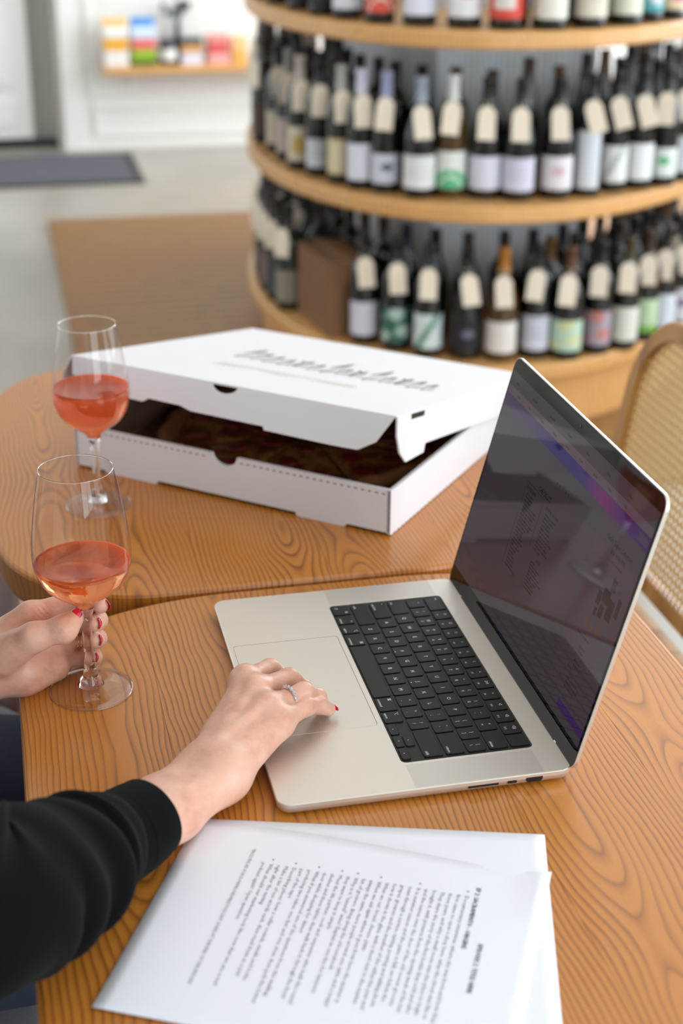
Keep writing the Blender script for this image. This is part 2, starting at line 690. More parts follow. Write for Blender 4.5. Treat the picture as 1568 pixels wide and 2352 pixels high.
# back wall with a door recess at its left
wb = bmesh.new()
add_box(wb, 0.05, 3.75, WY, WY + 0.15, 0, 3.0)
add_box(wb, -3.4, -1.25, WY, WY + 0.15, 0, 3.0)
add_box(wb, -1.25, 0.05, WY, WY + 0.15, 2.15, 3.0)
wall_back = struct('wall_back', wb, M['white'])
for x0, x1, z0, z1 in ((0.18, 1.62, 0.262, 0.90), (0.20, 1.60, 0.058, 0.225), (1.78, 3.3, 0.262, 0.9), (1.78, 3.3, 0.058, 0.225)):
    bm = bmesh.new()
    w_ = 0.028
    for a in ((x0, x1, z0, z0 + w_), (x0, x1, z1 - w_, z1), (x0, x0 + w_, z0 + w_, z1 - w_), (x1 - w_, x1, z0 + w_, z1 - w_)):
        add_box(bm, a[0], a[1], WY - 0.014, WY, a[2], a[3])
    obj('panel_moulding', bm, M['white_trim'], wall_back)
bm = bmesh.new()
add_box(bm, 0.05, 0.15, WY - 0.022, WY, 0, 2.2)
add_box(bm, -1.35, -1.25, WY - 0.022, WY, 0, 2.2)
add_box(bm, -1.35, 0.15, WY - 0.022, WY, 2.15, 2.25)
struct('trim_1', bm, M['white_trim'])
bm = bmesh.new()
add_box(bm, 0.022, 0.05, WY + 0.0, WY + 0.20, 0, 2.15)
add_box(bm, -1.25, -1.22, WY + 0.0, WY + 0.20, 0, 2.15)
add_box(bm, -1.25, 0.05, WY + 0.19, WY + 0.24, 0, 2.15)
struct('trim_2', bm, M['shaded_jamb'])
bm = bmesh.new()
add_box(bm, -1.215, -0.10, WY + 0.115, WY + 0.16, 0.045, 2.13)
door = struct('door_1', bm, M['white_trim'])
for z0, z1 in ((0.10, 0.235), (0.30, 1.05), (1.2, 2.0)):
    bm = bmesh.new()
    add_box(bm, -1.08, -0.185, WY + 0.103, WY + 0.115, z0, z1)
    bevel_all(bm, 0.006, 1)
    obj('door_panel', bm, M['white_trim'], door)
bm = lathe([(0.010, 0), (0.010, 0.03), (0.026, 0.038), (0.03, 0.055), (0.02, 0.07), (0.004, 0.073)], 20)
obj('door_knob', bm, M['chrome'], door, (-0.16, WY + 0.115, 1.0), (R_(90), 0, 0))
bm = bmesh.new()
add_box(bm, -1.25, 0.05, WY + 0.10, WY + 0.18, 0, 0.03)
struct('trim_3', bm, M['dark_metal'])
bm = bmesh.new()
add_box(bm, 0.15, 3.55, WY - 0.018, WY, 0, 0.05)
struct('baseboard_back', bm, M['white_trim'])
def wall_with_holes(name, axis, pos, th, a0, a1, holes, mat):
    bm = bmesh.new()

    def put(u0, u1, z0, z1):
        if axis == 'x':
            add_box(bm, pos, pos + th, u0, u1, z0, z1)
        else:
            add_box(bm, u0, u1, pos, pos + th, z0, z1)
    put(a0, a1, 0, holes[0][2])
    put(a0, a1, holes[0][3], 3.0)
    u = a0
    for h in holes:
        put(u, h[0], h[2], h[3])
        u = h[1]
    put(u, a1, holes[0][2], holes[0][3])
    return struct(name, bm, mat)


wr = [(-3.4, -0.6, 0.5, 2.8), (0.0, 2.8, 0.5, 2.8), (3.4, 6.2, 0.5, 2.8)]
wl = [(3.4, 6.0, 0.5, 2.8)]  # added opening for the extra light on the left
wf = [(-2.8, -0.4, 0.5, 2.8), (0.4, 2.8, 0.5, 2.8)]
wall_with_holes('wall_right', 'x', 3.45, 0.15, -4.15, 7.2, wr, M['white'])
wall_with_holes('wall_left', 'x', -3.4, 0.15, -4.15, 7.2, wl, M['white'])
wall_with_holes('wall_front', 'y', -4.0, 0.15, -3.4, 3.75, wf, M['white'])
k = 0
for ax, hs in (('x', wr), ('y', wf), ('l', wl)):
    for h in hs:
        k += 1
        bm = bmesh.new()
        for a in ((h[0], h[0] + 0.06, h[2], h[3]), (h[1] - 0.06, h[1], h[2], h[3]), ((h[0] + h[1]) / 2 - 0.025, (h[0] + h[1]) / 2 + 0.025, h[2], h[3]),
                  (h[0], h[1], h[2], h[2] + 0.06), (h[0], h[1], h[3] - 0.06, h[3])):
            if ax == 'x':
                add_box(bm, 3.45, 3.52, a[0], a[1], a[2], a[3])
            elif ax == 'l':
                add_box(bm, -3.33, -3.26, a[0], a[1], a[2], a[3])  # frame of the added left opening
            else:
                add_box(bm, a[0], a[1], -3.92, -3.85, a[2], a[3])
        struct('window_%d' % k, bm, M['dark_metal'])

# floor mat by the door
bm = bmesh.new()
add_box(bm, -1.45, 0.36, 5.72, 6.42, 0.0, 0.012)
bevel_all(bm, 0.003, 1)
mat_o = tag(obj('door_mat', bm, M['mat_edge']), 'grey ribbed floor mat with dark border lying before the white door', 'mat')
bm = bmesh.new()
for i in range(42):
    y = 5.765 + i * 0.0147
    add_box(bm, -1.40, 0.31, y, y + 0.010, 0.012, 0.0155)
tag(obj('ribs', bm, M['mat'], mat_o), kind='stuff')


# ------------------------------------------------------------------ the two cafe tables
TZ = 0.74


def cafe_table(name, label, x0, x1, y0, y1, rx, ry, joints):
    cx, cy = (x0 + x1) / 2, (y0 + y1) / 2
    root = tag(empty(name, (cx, cy, 0)), label, 'table')
    prof = [(0.010, TZ - 0.042), (0.003, TZ - 0.039), (0.0, TZ - 0.033), (0.0, TZ - 0.0045), (0.0013, TZ - 0.0013), (0.0045, TZ)]
    rings = []
    for ins, z in prof:
        ring = []
        for sx, sy, a0 in ((1, 1, 0), (-1, 1, 90), (-1, -1, 180), (1, -1, 270)):
            for i in range(25):
                a = R_(a0 + 90 * i / 24)
                ring.append((sx * ((x1 - x0) / 2 - rx) + (rx - ins) * math.cos(a), sy * ((y1 - y0) / 2 - ry) + (ry - ins) * math.sin(a), z))
        rings.append(ring)
    full = loft(rings)
    cuts = [x0 - cx - 1] + [j - cx for j in joints] + [x1 - cx + 1]
    for a, b in zip(cuts, cuts[1:]):
        bm = full.copy()
        g = 0.00012
        bmesh.ops.bisect_plane(bm, geom=bm.verts[:] + bm.edges[:] + bm.faces[:], plane_co=(a + g, 0, 0), plane_no=(-1, 0, 0), clear_outer=True)
        bmesh.ops.bisect_plane(bm, geom=bm.verts[:] + bm.edges[:] + bm.faces[:], plane_co=(b - g, 0, 0), plane_no=(1, 0, 0), clear_outer=True)
        bmesh.ops.holes_fill(bm, edges=[e for e in bm.edges if e.is_boundary], sides=0)
        xs = [v.co.x for v in bm.verts]
        xc = (min(xs) + max(xs)) / 2
        bmesh.ops.translate(bm, verts=bm.verts, vec=(-xc, 0, 0))
        bmesh.ops.recalc_face_normals(bm, faces=bm.faces)
        obj('table_board', bm, M['table'], root, (xc, 0, 0))
    full.free()
    bm = lathe([(0.245, 0.0), (0.25, 0.006), (0.235, 0.016), (0.06, 0.026), (0.036, 0.045)], 40)
    obj('foot_plate', bm, M['dark_metal'], root)
    obj('pedestal', lathe([(0.036, 0.04), (0.033, 0.06), (0.033, 0.66), (0.05, 0.675)], 28), M['dark_metal'], root)
    bm = bmesh.new()
    add_box(bm, -0.2, 0.2, -0.03, 0.03, 0.672, 0.697)
    add_box(bm, -0.03, 0.03, -0.2, -0.03, 0.672, 0.697)
    add_box(bm, -0.03, 0.03, 0.03, 0.2, 0.672, 0.697)
    obj('top_bracket', bm, M['dark_metal'], root)
    return root


cafe_table('cafe_table', 'near honey coloured plank table that carries the laptop and the papers', -0.3195, 0.2945, -0.538, 0.2192, 0.22, 0.135, (-0.195, -0.068, 0.067, 0.19))
cafe_table('cafe_table', 'far honey coloured plank table under the pizza box', -0.333, 0.281, 0.2292, 0.985, 0.165, 0.165, (-0.205, -0.125, 0.012, 0.15))

# ------------------------------------------------------------------ laptop (local x = along the hinge, y = front to hinge)
LW, LD, DECK = 0.3557, 0.2481, 0.0123
lap = tag(empty('laptop', (0, 0, TZ), R_(-90)), 'open silver laptop with black keyboard and dark screen on the near table', 'laptop')


def LP(x, y):
    return x / 1000 - LW / 2, y / 1000 - LD / 2


kx0, ky0 = LP(35.5, 110.8)
kx1, ky1 = LP(317.6, 226.0)
px0, py0 = LP(95.5, 5.2)
px1, py1 = LP(257.0, 105.6)
prof = [(0.011, 0.0016), (0.0055, 0.0021), (0.0022, 0.0036), (0.0006, 0.0062), (0.0, 0.0085), (0.0, DECK - 0.0006), (0.0006, DECK)]
bm = slab(LW, LD, 0.0118, prof, 10, True, False)
outer = [e for e in bm.edges if e.is_boundary]
loops = list(outer)


def hole(bm, x0, x1, y0, y1, r, depth):
    pts = rrect(x1 - x0, y1 - y0, r, 6, (x0 + x1) / 2, (y0 + y1) / 2)
    v = [bm.verts.new((x, y, DECK)) for x, y in pts]
    e = [bm.edges.new((v[i], v[(i + 1) % len(v)])) for i in range(len(v))]
    w = [bm.verts.new((x, y, DECK - depth)) for x, y in pts]
    for i in range(len(v)):
        j = (i + 1) % len(v)
        bm.faces.new((v[i], v[j], w[j], w[i]))
    bm.faces.new(w)
    return e


loops += hole(bm, kx0, kx1, ky0, ky1, 0.005, 0.0016)
loops += hole(bm, px0 - 0.00035, px1 + 0.00035, py0 - 0.00035, py1 + 0.00035, 0.0035, 0.0010)
bmesh.ops.triangle_fill(bm, use_beauty=True, use_dissolve=False, edges=loops, normal=(0, 0, 1))
bmesh.ops.recalc_face_normals(bm, faces=bm.faces)
base = obj('base', bm, M['alu'], lap)
for sx in (-1, 1):
    for sy in (-1, 1):
        obj('foot', lathe([(0.009, 0.0), (0.0095, 0.0008), (0.0095, 0.002)], 20), M['black'], lap, (sx * (LW / 2 - 0.026), sy * (LD / 2 - 0.026), 0))
bm = slab(px1 - px0, py1 - py0, 0.0032, [(0.0, DECK - 0.0009), (0.0, DECK - 0.0002), (0.00015, DECK - 0.00005)], 6, True, True, (px0 + px1) / 2, (py0 + py1) / 2)
obj('trackpad', bm, M['alu_pad'], base)
bm = slab(kx1 - kx0 - 0.0003, ky1 - ky0 - 0.0003, 0.005, [(0, DECK - 0.00155), (0, DECK - 0.0013)], 6, True, True, (kx0 + kx1) / 2, (ky0 + ky1) / 2)
kb = obj('keyboard', bm, M['keywell'], lap)
for xa, xb in ((0.0018, 0.0330), (0.3205, 0.3540)):
    bm = bmesh.new()
    add_box(bm, xa - LW / 2, xb - LW / 2, LP(0, 113)[1], LP(0, 222.5)[1], DECK, DECK + 0.00004)
    obj('speaker_grille', bm, M['grille'], base)
bm = bmesh.new()
add_box(bm, LP(44, 0)[0], LP(312, 0)[0], LP(0, 245.6)[1], LP(0, 251.0)[1], 0.0062, DECK + 0.0012)
bevel_all(bm, 0.0005, 1)
obj('hinge_cover', bm, M['black'], lap)
for xa in (41.5, 312):
    bm = bmesh.new()
    add_box(bm, LP(xa, 0)[0], LP(xa + 4.5, 0)[0], LP(0, 245.6)[1], LP(0, 250.0)[1], 0.007, DECK + 0.0011)
    bevel_all(bm, 0.0005, 1)
    obj('hinge_end', bm, M['alu'], lap)
# ports on the right edge
for nm, ya, yb, hh, z in (('card_slot', 156.4, 182.8, 0.0021, 0.0074), ('usb_port', 190.0, 198.4, 0.0027, 0.0074), ('video_port', 206.0, 220.6, 0.0045, 0.0072)):
    bm = bmesh.new()
    pts = rrect((yb - ya) / 1000, hh, hh * (0.46 if nm != 'video_port' else 0.18), 5)
    if nm == 'video_port':
        w2, h2 = (yb - ya) / 2000, hh / 2
        pts = [(-w2, h2), (-w2, -h2 * 0.2), (-w2 + 0.0018, -h2), (w2 - 0.0018, -h2), (w2, -h2 * 0.2), (w2, h2)]
    yc = LP(0, (ya + yb) / 2)[1]
    v1 = [bm.verts.new((LW / 2 + 0.00012, yc + a, z + b)) for a, b in pts]
    v0 = [bm.verts.new((LW / 2 - 0.004, yc + a, z + b)) for a, b in pts]
    bm.faces.new(v1)
    for i in range(len(pts)):
        j = (i + 1) % len(pts)
        bm.faces.new((v1[i], v1[j], v0[j], v0[i]))
    po = obj(nm, bm, M['black'], base)
    if nm == 'video_port':
        bm = bmesh.new()
        add_box(bm, LW / 2 + 0.0001, LW / 2 + 0.00025, yc - 0.0052, yc + 0.0052, z - 0.0006, z + 0.0005)
        obj('port_tongue', bm, M['dark_metal'], base)

# keys
U = 19.05
KX = 35.5 + 2.9
row_y = [113.0, 132.1, 151.1, 170.1, 189.1, 208.1]
KH = 16.3


def key(x, y, w, h, legend):
    """legend: list of (text, size mm, dx, dy, align) relative to key centre"""
    bm = slab(w / 1000, h / 1000, 0.0018, [(0, DECK - 0.0013), (0, DECK - 0.00025), (0.00035, DECK + 0.0001)], 3)
    for tx, size, dx, dy, al in legend:
        add_text(bm, tx, size / 1000, Matrix.Translation((dx / 1000, dy / 1000, DECK + 0.00014)), al, 1)
    cx, cy = LP(x + w / 2, y + h / 2)
    obj('key', bm, [M['keycap'], M['legend']], kb, (cx, cy, 0))


def one(c):
    return [(c, 5.2, 0, -1.8, 'CENTER')]


def two(a, b):
    return [(a, 4.2, 0, 1.9, 'CENTER'), (b, 4.2, 0, -4.6, 'CENTER')]


def lo(w, s, al):
    return [(s, 3.4, (-w / 2 + 2.0) if al == 'LEFT' else (w / 2 - 2.0), -KH / 2 + 2.2, al)]


G = 2.15
# bottom row
x = KX
for nm, u in (('fn', 1), ('control', 1), ('option', 1), ('command', 1.25), ('', 5), ('command', 1.25), ('option', 1)):
    w = u * U - G
    lg = []
    if nm:
        sym = {'control': '^', 'option': '\u2325', 'command': '\u2318', 'fn': 'fn'}[nm]
        rightside = x > 200
        sx_ = (-w / 2 + 4.0) if rightside else (w / 2 - 4.0)
        lg = [(sym, 4.4, sx_, 3.0, 'CENTER')]
        if nm != 'fn':
            lg += [(nm, 3.2, (-w / 2 + 1.6) if rightside else (w / 2 - 1.6), -KH / 2 + 2.2, 'LEFT' if rightside else 'RIGHT')]
        else:
            lg += [('\u25cb', 4.0, -w / 2 + 4.0, -5.6, 'CENTER')]
    key(x, row_y[0], w, KH, lg)
    x += u * U
aw = U - G
key(x, row_y[0], aw, 7.6, [('\u25c2', 4.0, 0, -1.4, 'CENTER')])
key(x + U, row_y[0], aw, 7.6, [('\u25be', 4.0, 0, -1.4, 'CENTER')])
key(x + U, row_y[0] + 8.7, aw, 7.6, [('\u25b4', 4.0, 0, -1.4, 'CENTER')])
key(x + 2 * U, row_y[0], aw, 7.6, [('\u25b8', 4.0, 0, -1.4, 'CENTER')])
# letter rows
x = KX
w = 2.25 * U - G
key(x, row_y[1], w, KH, lo(w, 'shift', 'LEFT'))
x += 2.25 * U
for c in 'ZXCVBNM':
    key(x, row_y[1], aw, KH, one(c))
    x += U
for a, b in (('<', ','), ('>', '.'), ('?', '/')):
    key(x, row_y[1], aw, KH, two(a, b))
    x += U
key(x, row_y[1], w, KH, lo(w, 'shift', 'RIGHT'))
x = KX
w = 1.75 * U - G
key(x, row_y[2], w, KH, lo(w, 'caps lock', 'LEFT') + [('\u2022', 4, -w / 2 + 3.5, 3, 'CENTER')])
x += 1.75 * U
for c in 'ASDFGHJKL':
    key(x, row_y[2], aw, KH, one(c) + ([('-', 7, 0, -8.2, 'CENTER')] if c in 'FJ' else []))
    x += U
for a, b in ((':', ';'), ('"', "'")):
    key(x, row_y[2], aw, KH, two(a, b))
    x += U
key(x, row_y[2], w, KH, lo(w, 'return', 'RIGHT'))
x = KX
w = 1.5 * U - G
key(x, row_y[3], w, KH, lo(w, 'tab', 'LEFT'))
x += 1.5 * U
for c in 'QWERTYUIOP':
    key(x, row_y[3], aw, KH, one(c))
    x += U
for a, b in (('{', '['), ('}', ']'), ('|', '\\')):
    key(x, row_y[3], aw, KH, two(a, b))
    x += U
x = KX
for a, b in zip('~!@#$%^&*()_+', '`1234567890-='):
    key(x, row_y[4], aw, KH, two(a, b))
    x += U
key(x, row_y[4], w, KH, lo(w, 'delete', 'RIGHT'))
x = KX
key(x, row_y[5], w, KH, [('esc', 3.4, -w / 2 + 2.0, 2.4, 'LEFT')])
x += 1.5 * U
for i, s in enumerate(('\u263c', '\u2600', '\u25eb', '\u26b2', '\u2193', '\u263e', '\u00ab', '\u25b7II', '\u00bb', '\u25c1', '\u25c1)', '\u25c1))')):
    key(x, row_y[5], aw, KH, [(s, 3.8, 0, 2.2, 'CENTER'), ('F%d' % (i + 1), 2.8, 0, -5.4, 'CENTER')])
    x += U
key(x, row_y[5], aw, KH, [])

# lid: local x = along the hinge from the user's left, y = up the lid, z = out of the screen
LA = R_(75.7)
lid_m = Matrix.Translation((-LW / 2, LD / 2 - 0.002, DECK)) @ Matrix(((1, 0, 0, 0), (0, math.cos(LA), -math.sin(LA), 0), (0, math.sin(LA), math.cos(LA), 0), (0, 0, 0, 1)))
LH = 0.2460
bm = slab(LW, LH + 0.004, 0.0115, [(0.004, -0.0050), (0.0012, -0.0044), (0.0, -0.0032), (0.0, -0.0005), (0.0003, -0.0002)], 10, True, True, LW / 2, (LH - 0.004) / 2)
lid = obj('lid', bm, M['alu'], lap, None, None, lid_m)
bm = slab(LW - 0.0016, LH + 0.0024, 0.0108, [(0, -0.0002), (0.0, 0.0), (0.0003, 0.0001)], 10, True, True, LW / 2, (LH - 0.004) / 2)
obj('screen_glass', bm, M['glass_bezel'], lid)


def quad(bm, x0, x1, y0, y1, z):
    v = [bm.verts.new((a / 1000, b / 1000, z)) for a, b in ((x0, y0), (x1, y0), (x1, y1), (x0, y1))]
    bm.faces.new(v)
    return bm


def strip(name, rects, mat, z):
    bm = bmesh.new()
    for r in rects:
        quad(bm, *r, z)
    return obj(name, bm, mat, lid)


E_ = 1.0
strip('display', [(4, 351.7, 18, 231.5)], screen_mat('screen_page', (60, 52, 60), 1.2), 0.00012)
strip('sidebar', [(266, 351.5, 37, 196)], screen_mat('screen_sidebar', (66, 53, 62), 1.2), 0.00014)
strip('toolbar', [(4, 351.7, 209.5, 217.5)], screen_mat('screen_toolbar', (82, 68, 80), 1.3), 0.00014)
t = NT('screen_header_band')
sp = t.n('ShaderNodeSeparateXYZ')
t.l(t.coord(), sp.inputs[0])
c = t.ramp(t.math('MULTIPLY', sp.outputs[0], 1 / 0.3557), [(0.0, lin((62, 50, 78))), (0.25, lin((58, 34, 78))), (0.40, lin((28, 28, 90))), (0.60, lin((46, 28, 92))), (0.72, lin((104, 20, 92))), (0.85, lin((64, 14, 84))), (1.0, lin((56, 18, 84)))])
t.l(c, t.b.inputs['Emission Color'])
t.b.inputs['IOR'].default_value = 1.37
t.b.inputs['Specular IOR Level'].default_value = 0.36
t.b.inputs['Emission Strength'].default_value = 1.3
t.b.inputs['Base Color'].default_value = (0.004, 0.004, 0.005, 1)
t.b.inputs['Roughness'].default_value = 0.035
strip('header_band', [(4, 351.7, 197, 209)], t.m, 0.00015)
strip('share_button', [(331, 350, 199.5, 206.8)], screen_mat('screen_button', (70, 56, 84), 1.0), 0.00017)
strip('apply_button', [(296, 352, 27, 33)], screen_mat('screen_purple', (60, 28, 92), 1.0), 0.00017)
ink = screen_mat('screen_ink', (10, 8, 9), 1.0)
bm = bmesh.new()


def st(s, size, x, y, al='LEFT', sx=1.0):
    add_text(bm, s, size / 1000, Matrix.Translation((x / 1000, y / 1000, 0.00019)), al, 0, 1, sx)


st('CHECKLIST', 7.2, 136, 158.6, 'LEFT', 0.86)
st('STUDIO ALONE', 4.6, 162, 150.6, 'LEFT', 0.95)
st('WINE BAR', 4.9, 112.5, 150.6, 'LEFT', 1.0)
rl = ['- station on tripod 1', '- tripod 2 camera', '- lens & cards', '- spare battery', '- lights on stands', '- mic on boom arm', '- headphones and cable', '- review shot list', '- record intro takes', '- wide and detail shots', '- pack cards']
for i, s in enumerate(rl):
    st(s, 3.5, 162.5, 146.0 - i * 3.45)
st('PACK', 4.4, 176, 104.2)
for i, s in enumerate(['- gimbal', '- laptop & charger', '- two batteries', '- tape & marker pens', '- wine glasses, corkscrew', '- backdrop, clamps', '- release forms', '- extension cord', '- snacks & water']):
    st(s, 3.5, 165, 99.8 - i * 3.1)
ll = ['- arrive 4pm', '- meet owner', '- set glasses', '- pour rose, check light', '- top down of pizza box', '- laptop over shoulder', '- hands only, no faces', '- cheers with two glasses', '- shelf pan left to right', '- bottle close ups', '- exterior sign', '- window light', '- b roll of street', '- pizza cut and pull', '- walk in & sit', '- talk to camera', '- thumbnails', '- goodbye', '- clean table', '- check audio', '- return chairs', '- thank the staff, pay']
for i, s in enumerate(ll):
    st(s, 3.5, 113.5, 146.0 - i * 3.45)
st('Guilty Super Cabernet', 7.0, 284.5, 179.5, 'LEFT', 0.80)
st('Bar 4:00 PM', 6.0, 298.5, 171.8, 'LEFT', 0.95)
st('edit event details', 3.2, 304, 166.0)
for i, (s, x_, y_) in enumerate((('Suggested add-ons', 290, 94.2), ('Guest list', 300, 85.0), ('Notes', 302, 80.8), ('Reminders', 300, 71.4), ('Send to all', 301, 67.0), ('To do', 292, 62.5), ('Add a short message', 297, 53.5), ('Everyone on the list', 297, 49.5), ('will receive this', 297, 45.5))):
    st(s, 3.2, x_, y_)
for i in range(9):
    st(('Home', 'File', 'Resize', 'Editing', 'Notes', 'View', 'Share', 'Print', 'Help')[i], 3.4, 30 + i * 33, 212.0)
for i in range(7):
    st(('Inbox', 'Calendar', 'Checklist', 'Photos', 'Map', 'Docs', 'Music')[i], 3.4, 20 + i * 46, 222.0)
for i in range(5):
    st('ABCDE'[i], 4.0, 168 + i * 7, 178.0)
obj('screen_text', bm, ink, lid)
strip('screen_rules', [(109, 109.3, 72, 157), (154, 154.3, 110, 150), (109, 154, 156.7, 157)], ink, 0.00018)
strip('picture_tiles', [(294, 300, 104, 111), (305, 312, 104, 111), (317, 324, 104, 111), (343, 349, 112, 119)], screen_mat('screen_tiles', (84, 60, 54), 1.0), 0.00018)
strip('sketch_blobs', [(301, 308, 128, 140), (309, 322, 134, 146), (318, 326, 148, 158), (310, 318, 120, 131), (322, 333, 124, 142), (303, 308, 118, 125), (336, 342, 132, 148)], screen_mat('screen_brown', (42, 25, 23), 1.0), 0.00018)
bm = lathe([(0.0016, 0.0), (0.0016, 0.00015), (0.0005, 0.0002)], 16)
obj('webcam', bm, M['dark_metal'], lid, (LW / 2, 0.2378, 0.0001))


# ------------------------------------------------------------------ wine glasses
def wine_glass(label, x, y, level, wmat, ang):
    root = tag(empty('wine_glass', (x, y, TZ), ang), label, 'wine glass')
    foot = [(0.0098, 0.0022), (0.0370, 0.0002), (0.0378, 0.0009), (0.0374, 0.0018), (0.030, 0.0028), (0.020, 0.0042), (0.0125, 0.0066)]
    obj('foot', lathe(foot, 56, True, False, False), M['bowl_glass'], root)
    obj('foot_edge', lathe([(0.0372, 0.0003), (0.0379, 0.0009), (0.0375, 0.0017), (0.0366, 0.0012), (0.0372, 0.0003)], 64, True, False, False), M['stem_glass'], root)
    stem = [(0.0120, 0.0066), (0.0098, 0.0095), (0.0092, 0.0125), (0.0068, 0.0150), (0.0058, 0.021), (0.0047, 0.032), (0.0043, 0.050), (0.0046, 0.066), (0.0056, 0.077), (0.0072, 0.0835), (0.0079, 0.0858)]
    obj('stem', lathe(stem, 40), M['stem_glass'], root)
    bowl = [(0.0080, 0.0860), (0.0098, 0.0895), (0.0145, 0.0932), (0.0220, 0.0988), (0.0290, 0.1043), (0.0345, 0.1095), (0.0390, 0.1170), (0.0418, 0.1255), (0.0429, 0.133), (0.0433, 0.140), (0.0429, 0.150), (0.0414, 0.163), (0.0389, 0.180), (0.0357, 0.199), (0.0318, 0.2185)]
    obj('bowl', lathe(bowl, 64, True, False, False), M['bowl_glass'], root)
    obj('rim', lathe([(0.0318, 0.2182), (0.0322, 0.2187), (0.0318, 0.2192), (0.0313, 0.2187), (0.0318, 0.2182)], 64, True, False, False), M['stem_glass'], root)
    pr = [(0.0004, 0.0872)] + [(r - 0.0006, z + 0.0004) for r, z in bowl if z < level - 0.001]
    zs = [b for b in bowl]
    for (r0, z0), (r1, z1) in zip(zs, zs[1:]):
        if z0 < level <= z1:
            rl_ = r0 + (r1 - r0) * (level - z0) / (z1 - z0) - 0.0006
    pr += [(rl_, level), (rl_ - 0.0012, level - 0.0004), (0.0006, level - 0.0004)]
    obj('wine', lathe(pr, 64), wmat, root)
    return root


wine_glass('stemmed glass of salmon rose wine held by the left hand', -0.2544, 0.0529, 0.1310, M['rose'], 0.3)
wine_glass('stemmed glass of deeper coral rose wine standing left of the pizza box', -0.216, 0.467, 0.146, M['rose2'], 1.1)

# ------------------------------------------------------------------ pizza box
S_, HB = 0.43, 0.056
ang = math.atan2(-0.648, 0.761)
FL = (0.0941 - 0.761 * S_, 0.3118 + 0.648 * S_)
box = tag(empty('pizza_box', (FL[0], FL[1], TZ), ang), 'half open white cardboard pizza box with scribbled print on the lid', 'box')


def prism(pts, a0, a1, plane='xz', ins=None):
    """outline extruded along the third axis"""
    bm = bmesh.new()

    def P(u, v, w):
        return {'xz': (u, w, v), 'yz': (w, u, v), 'xy': (u, v, w)}[plane]
    A = [bm.verts.new(P(u, v, a0)) for u, v in pts]
    B = [bm.verts.new(P(u, v, a1)) for u, v in pts]
    n = len(pts)
    bm.faces.new(A)
    bm.faces.new(list(reversed(B)))
    for i in range(n):
        j = (i + 1) % n
        bm.faces.new((A[j], A[i], B[i], B[j]))
    bmesh.ops.recalc_face_normals(bm, faces=bm.faces)
    return bm


def zigzag(a, b, z, amp, step):
    """toothed cut edge"""
    n = int(abs(b - a) / step)
    out = []
    for i in range(n + 1):
        out.append((a + (b - a) * i / n, z + (amp if i % 2 else 0.0)))
    return out


arc = [(S_ / 2 - 0.017 * math.cos(R_(a)), HB - 0.013 * math.sin(R_(a))) for a in range(0, 181, 15)]
fr_ = [(0, 0.003), (0.042, 0.003), (0.045, 0), (0.117, 0), (0.121, 0.0045), (0.309, 0.0045), (0.311, 0), (0.372, 0), (0.376, 0.004), (S_, 0.004), (S_, HB)] + arc[::-1] + [(0, HB)]
obj('front_wall', prism(fr_, 0.0, 0.0045), M['card_white'], box)
sd = [(0.0, 0.003)] + zigzag(0.006, S_ - 0.006, 0.0002, 0.0016, 0.0052) + [(S_, 0.003), (S_, HB - 0.001), (0, HB - 0.001)]
obj('right_wall', prism(sd, S_ - 0.0045, S_ - 0.0004, 'yz'), M['card_white'], box)
obj('left_wall', prism(sd, 0.0004, 0.0045, 'yz'), M['card_white'], box)
obj('back_wall', prism([(0, 0.002), (S_, 0.002), (S_, HB), (0, HB)], S_ - 0.0035, S_), M['card_white'], box)
obj('bottom_panel', prism([(0.004, 0.004), (S_ - 0.004, 0.004), (S_ - 0.004, S_ - 0.003), (0.004, S_ - 0.003)], 0.0022, 0.0045, 'xy'), M['card_inside'], box)
bm = bmesh.new()
for i in range(48):
    x = 0.010 + i * 0.0087
    if abs(x + 0.002 - S_ / 2) > 0.021:
        add_box(bm, x, x + 0.0042, -0.00012, 0.001, HB - 0.0062, HB - 0.0050)
obj('perforation', bm, M['dark_metal'], box)
# brown liner on the inner faces
bm = bmesh.new()
add_box(bm, 0.0046, S_ - 0.0046, 0.0046, 0.0050, 0.005, HB - 0.014)
add_box(bm, 0.0046, 0.0050, 0.005, S_ - 0.004, 0.005, HB - 0.002)
add_box(bm, S_ - 0.0050, S_ - 0.0046, 0.005, S_ - 0.004, 0.005, HB - 0.002)
add_box(bm, 0.0046, S_ - 0.0046, S_ - 0.0042, S_ - 0.0037, 0.005, HB - 0.002)
obj('liner', bm, M['card_inside'], box)
PH = R_(11.0)
lid_mm = Matrix.Translation((0, S_, HB + 0.001)) @ Matrix.Rotation(-PH, 4, 'X')
LT = 0.0022
LY = S_ + 0.002
top = [(-0.002, -LY), (S_ + 0.002, -LY), (S_ + 0.002, 0), (-0.002, 0)]
blid = obj('lid', prism(top, 0.0, LT, 'xy'), [M['card_white']], box, None, None, lid_mm)
fl = [(0.0, LT * 0.5), (0.004, -0.020), (0.040, -0.034), (0.108, -0.036), (0.116, -0.031), (0.16, -0.032), (0.175, -0.036), (0.272, -0.037), (0.274, -0.041), (0.36, -0.0425), (0.392, -0.042), (0.412, -0.030), (S_, LT * 0.5)] + [(S_ / 2 + 0.017 * math.cos(R_(a)), LT * 0.5 - 0.010 * math.sin(R_(a))) for a in range(0, 181, 20)]
obj('front_flap', prism(fl, -LT, 0.0), M['card_white'], blid, (0, -LY + 0.002, 0), (R_(-10), 0, 0))
rf = [(-LY, LT * 0.5), (-LY + 0.001, -0.020), (-LY + 0.010, -0.040), (-LY + 0.026, -0.052), (-LY + 0.074, -0.048), (-LY + 0.078, -0.038), (-0.012, -0.036), (0, LT * 0.5)]
obj('right_flap', prism(rf, 0.0, LT, 'yz'), M['card_white'], blid, (S_ + 0.001, 0, 0), (0, R_(-4), 0))
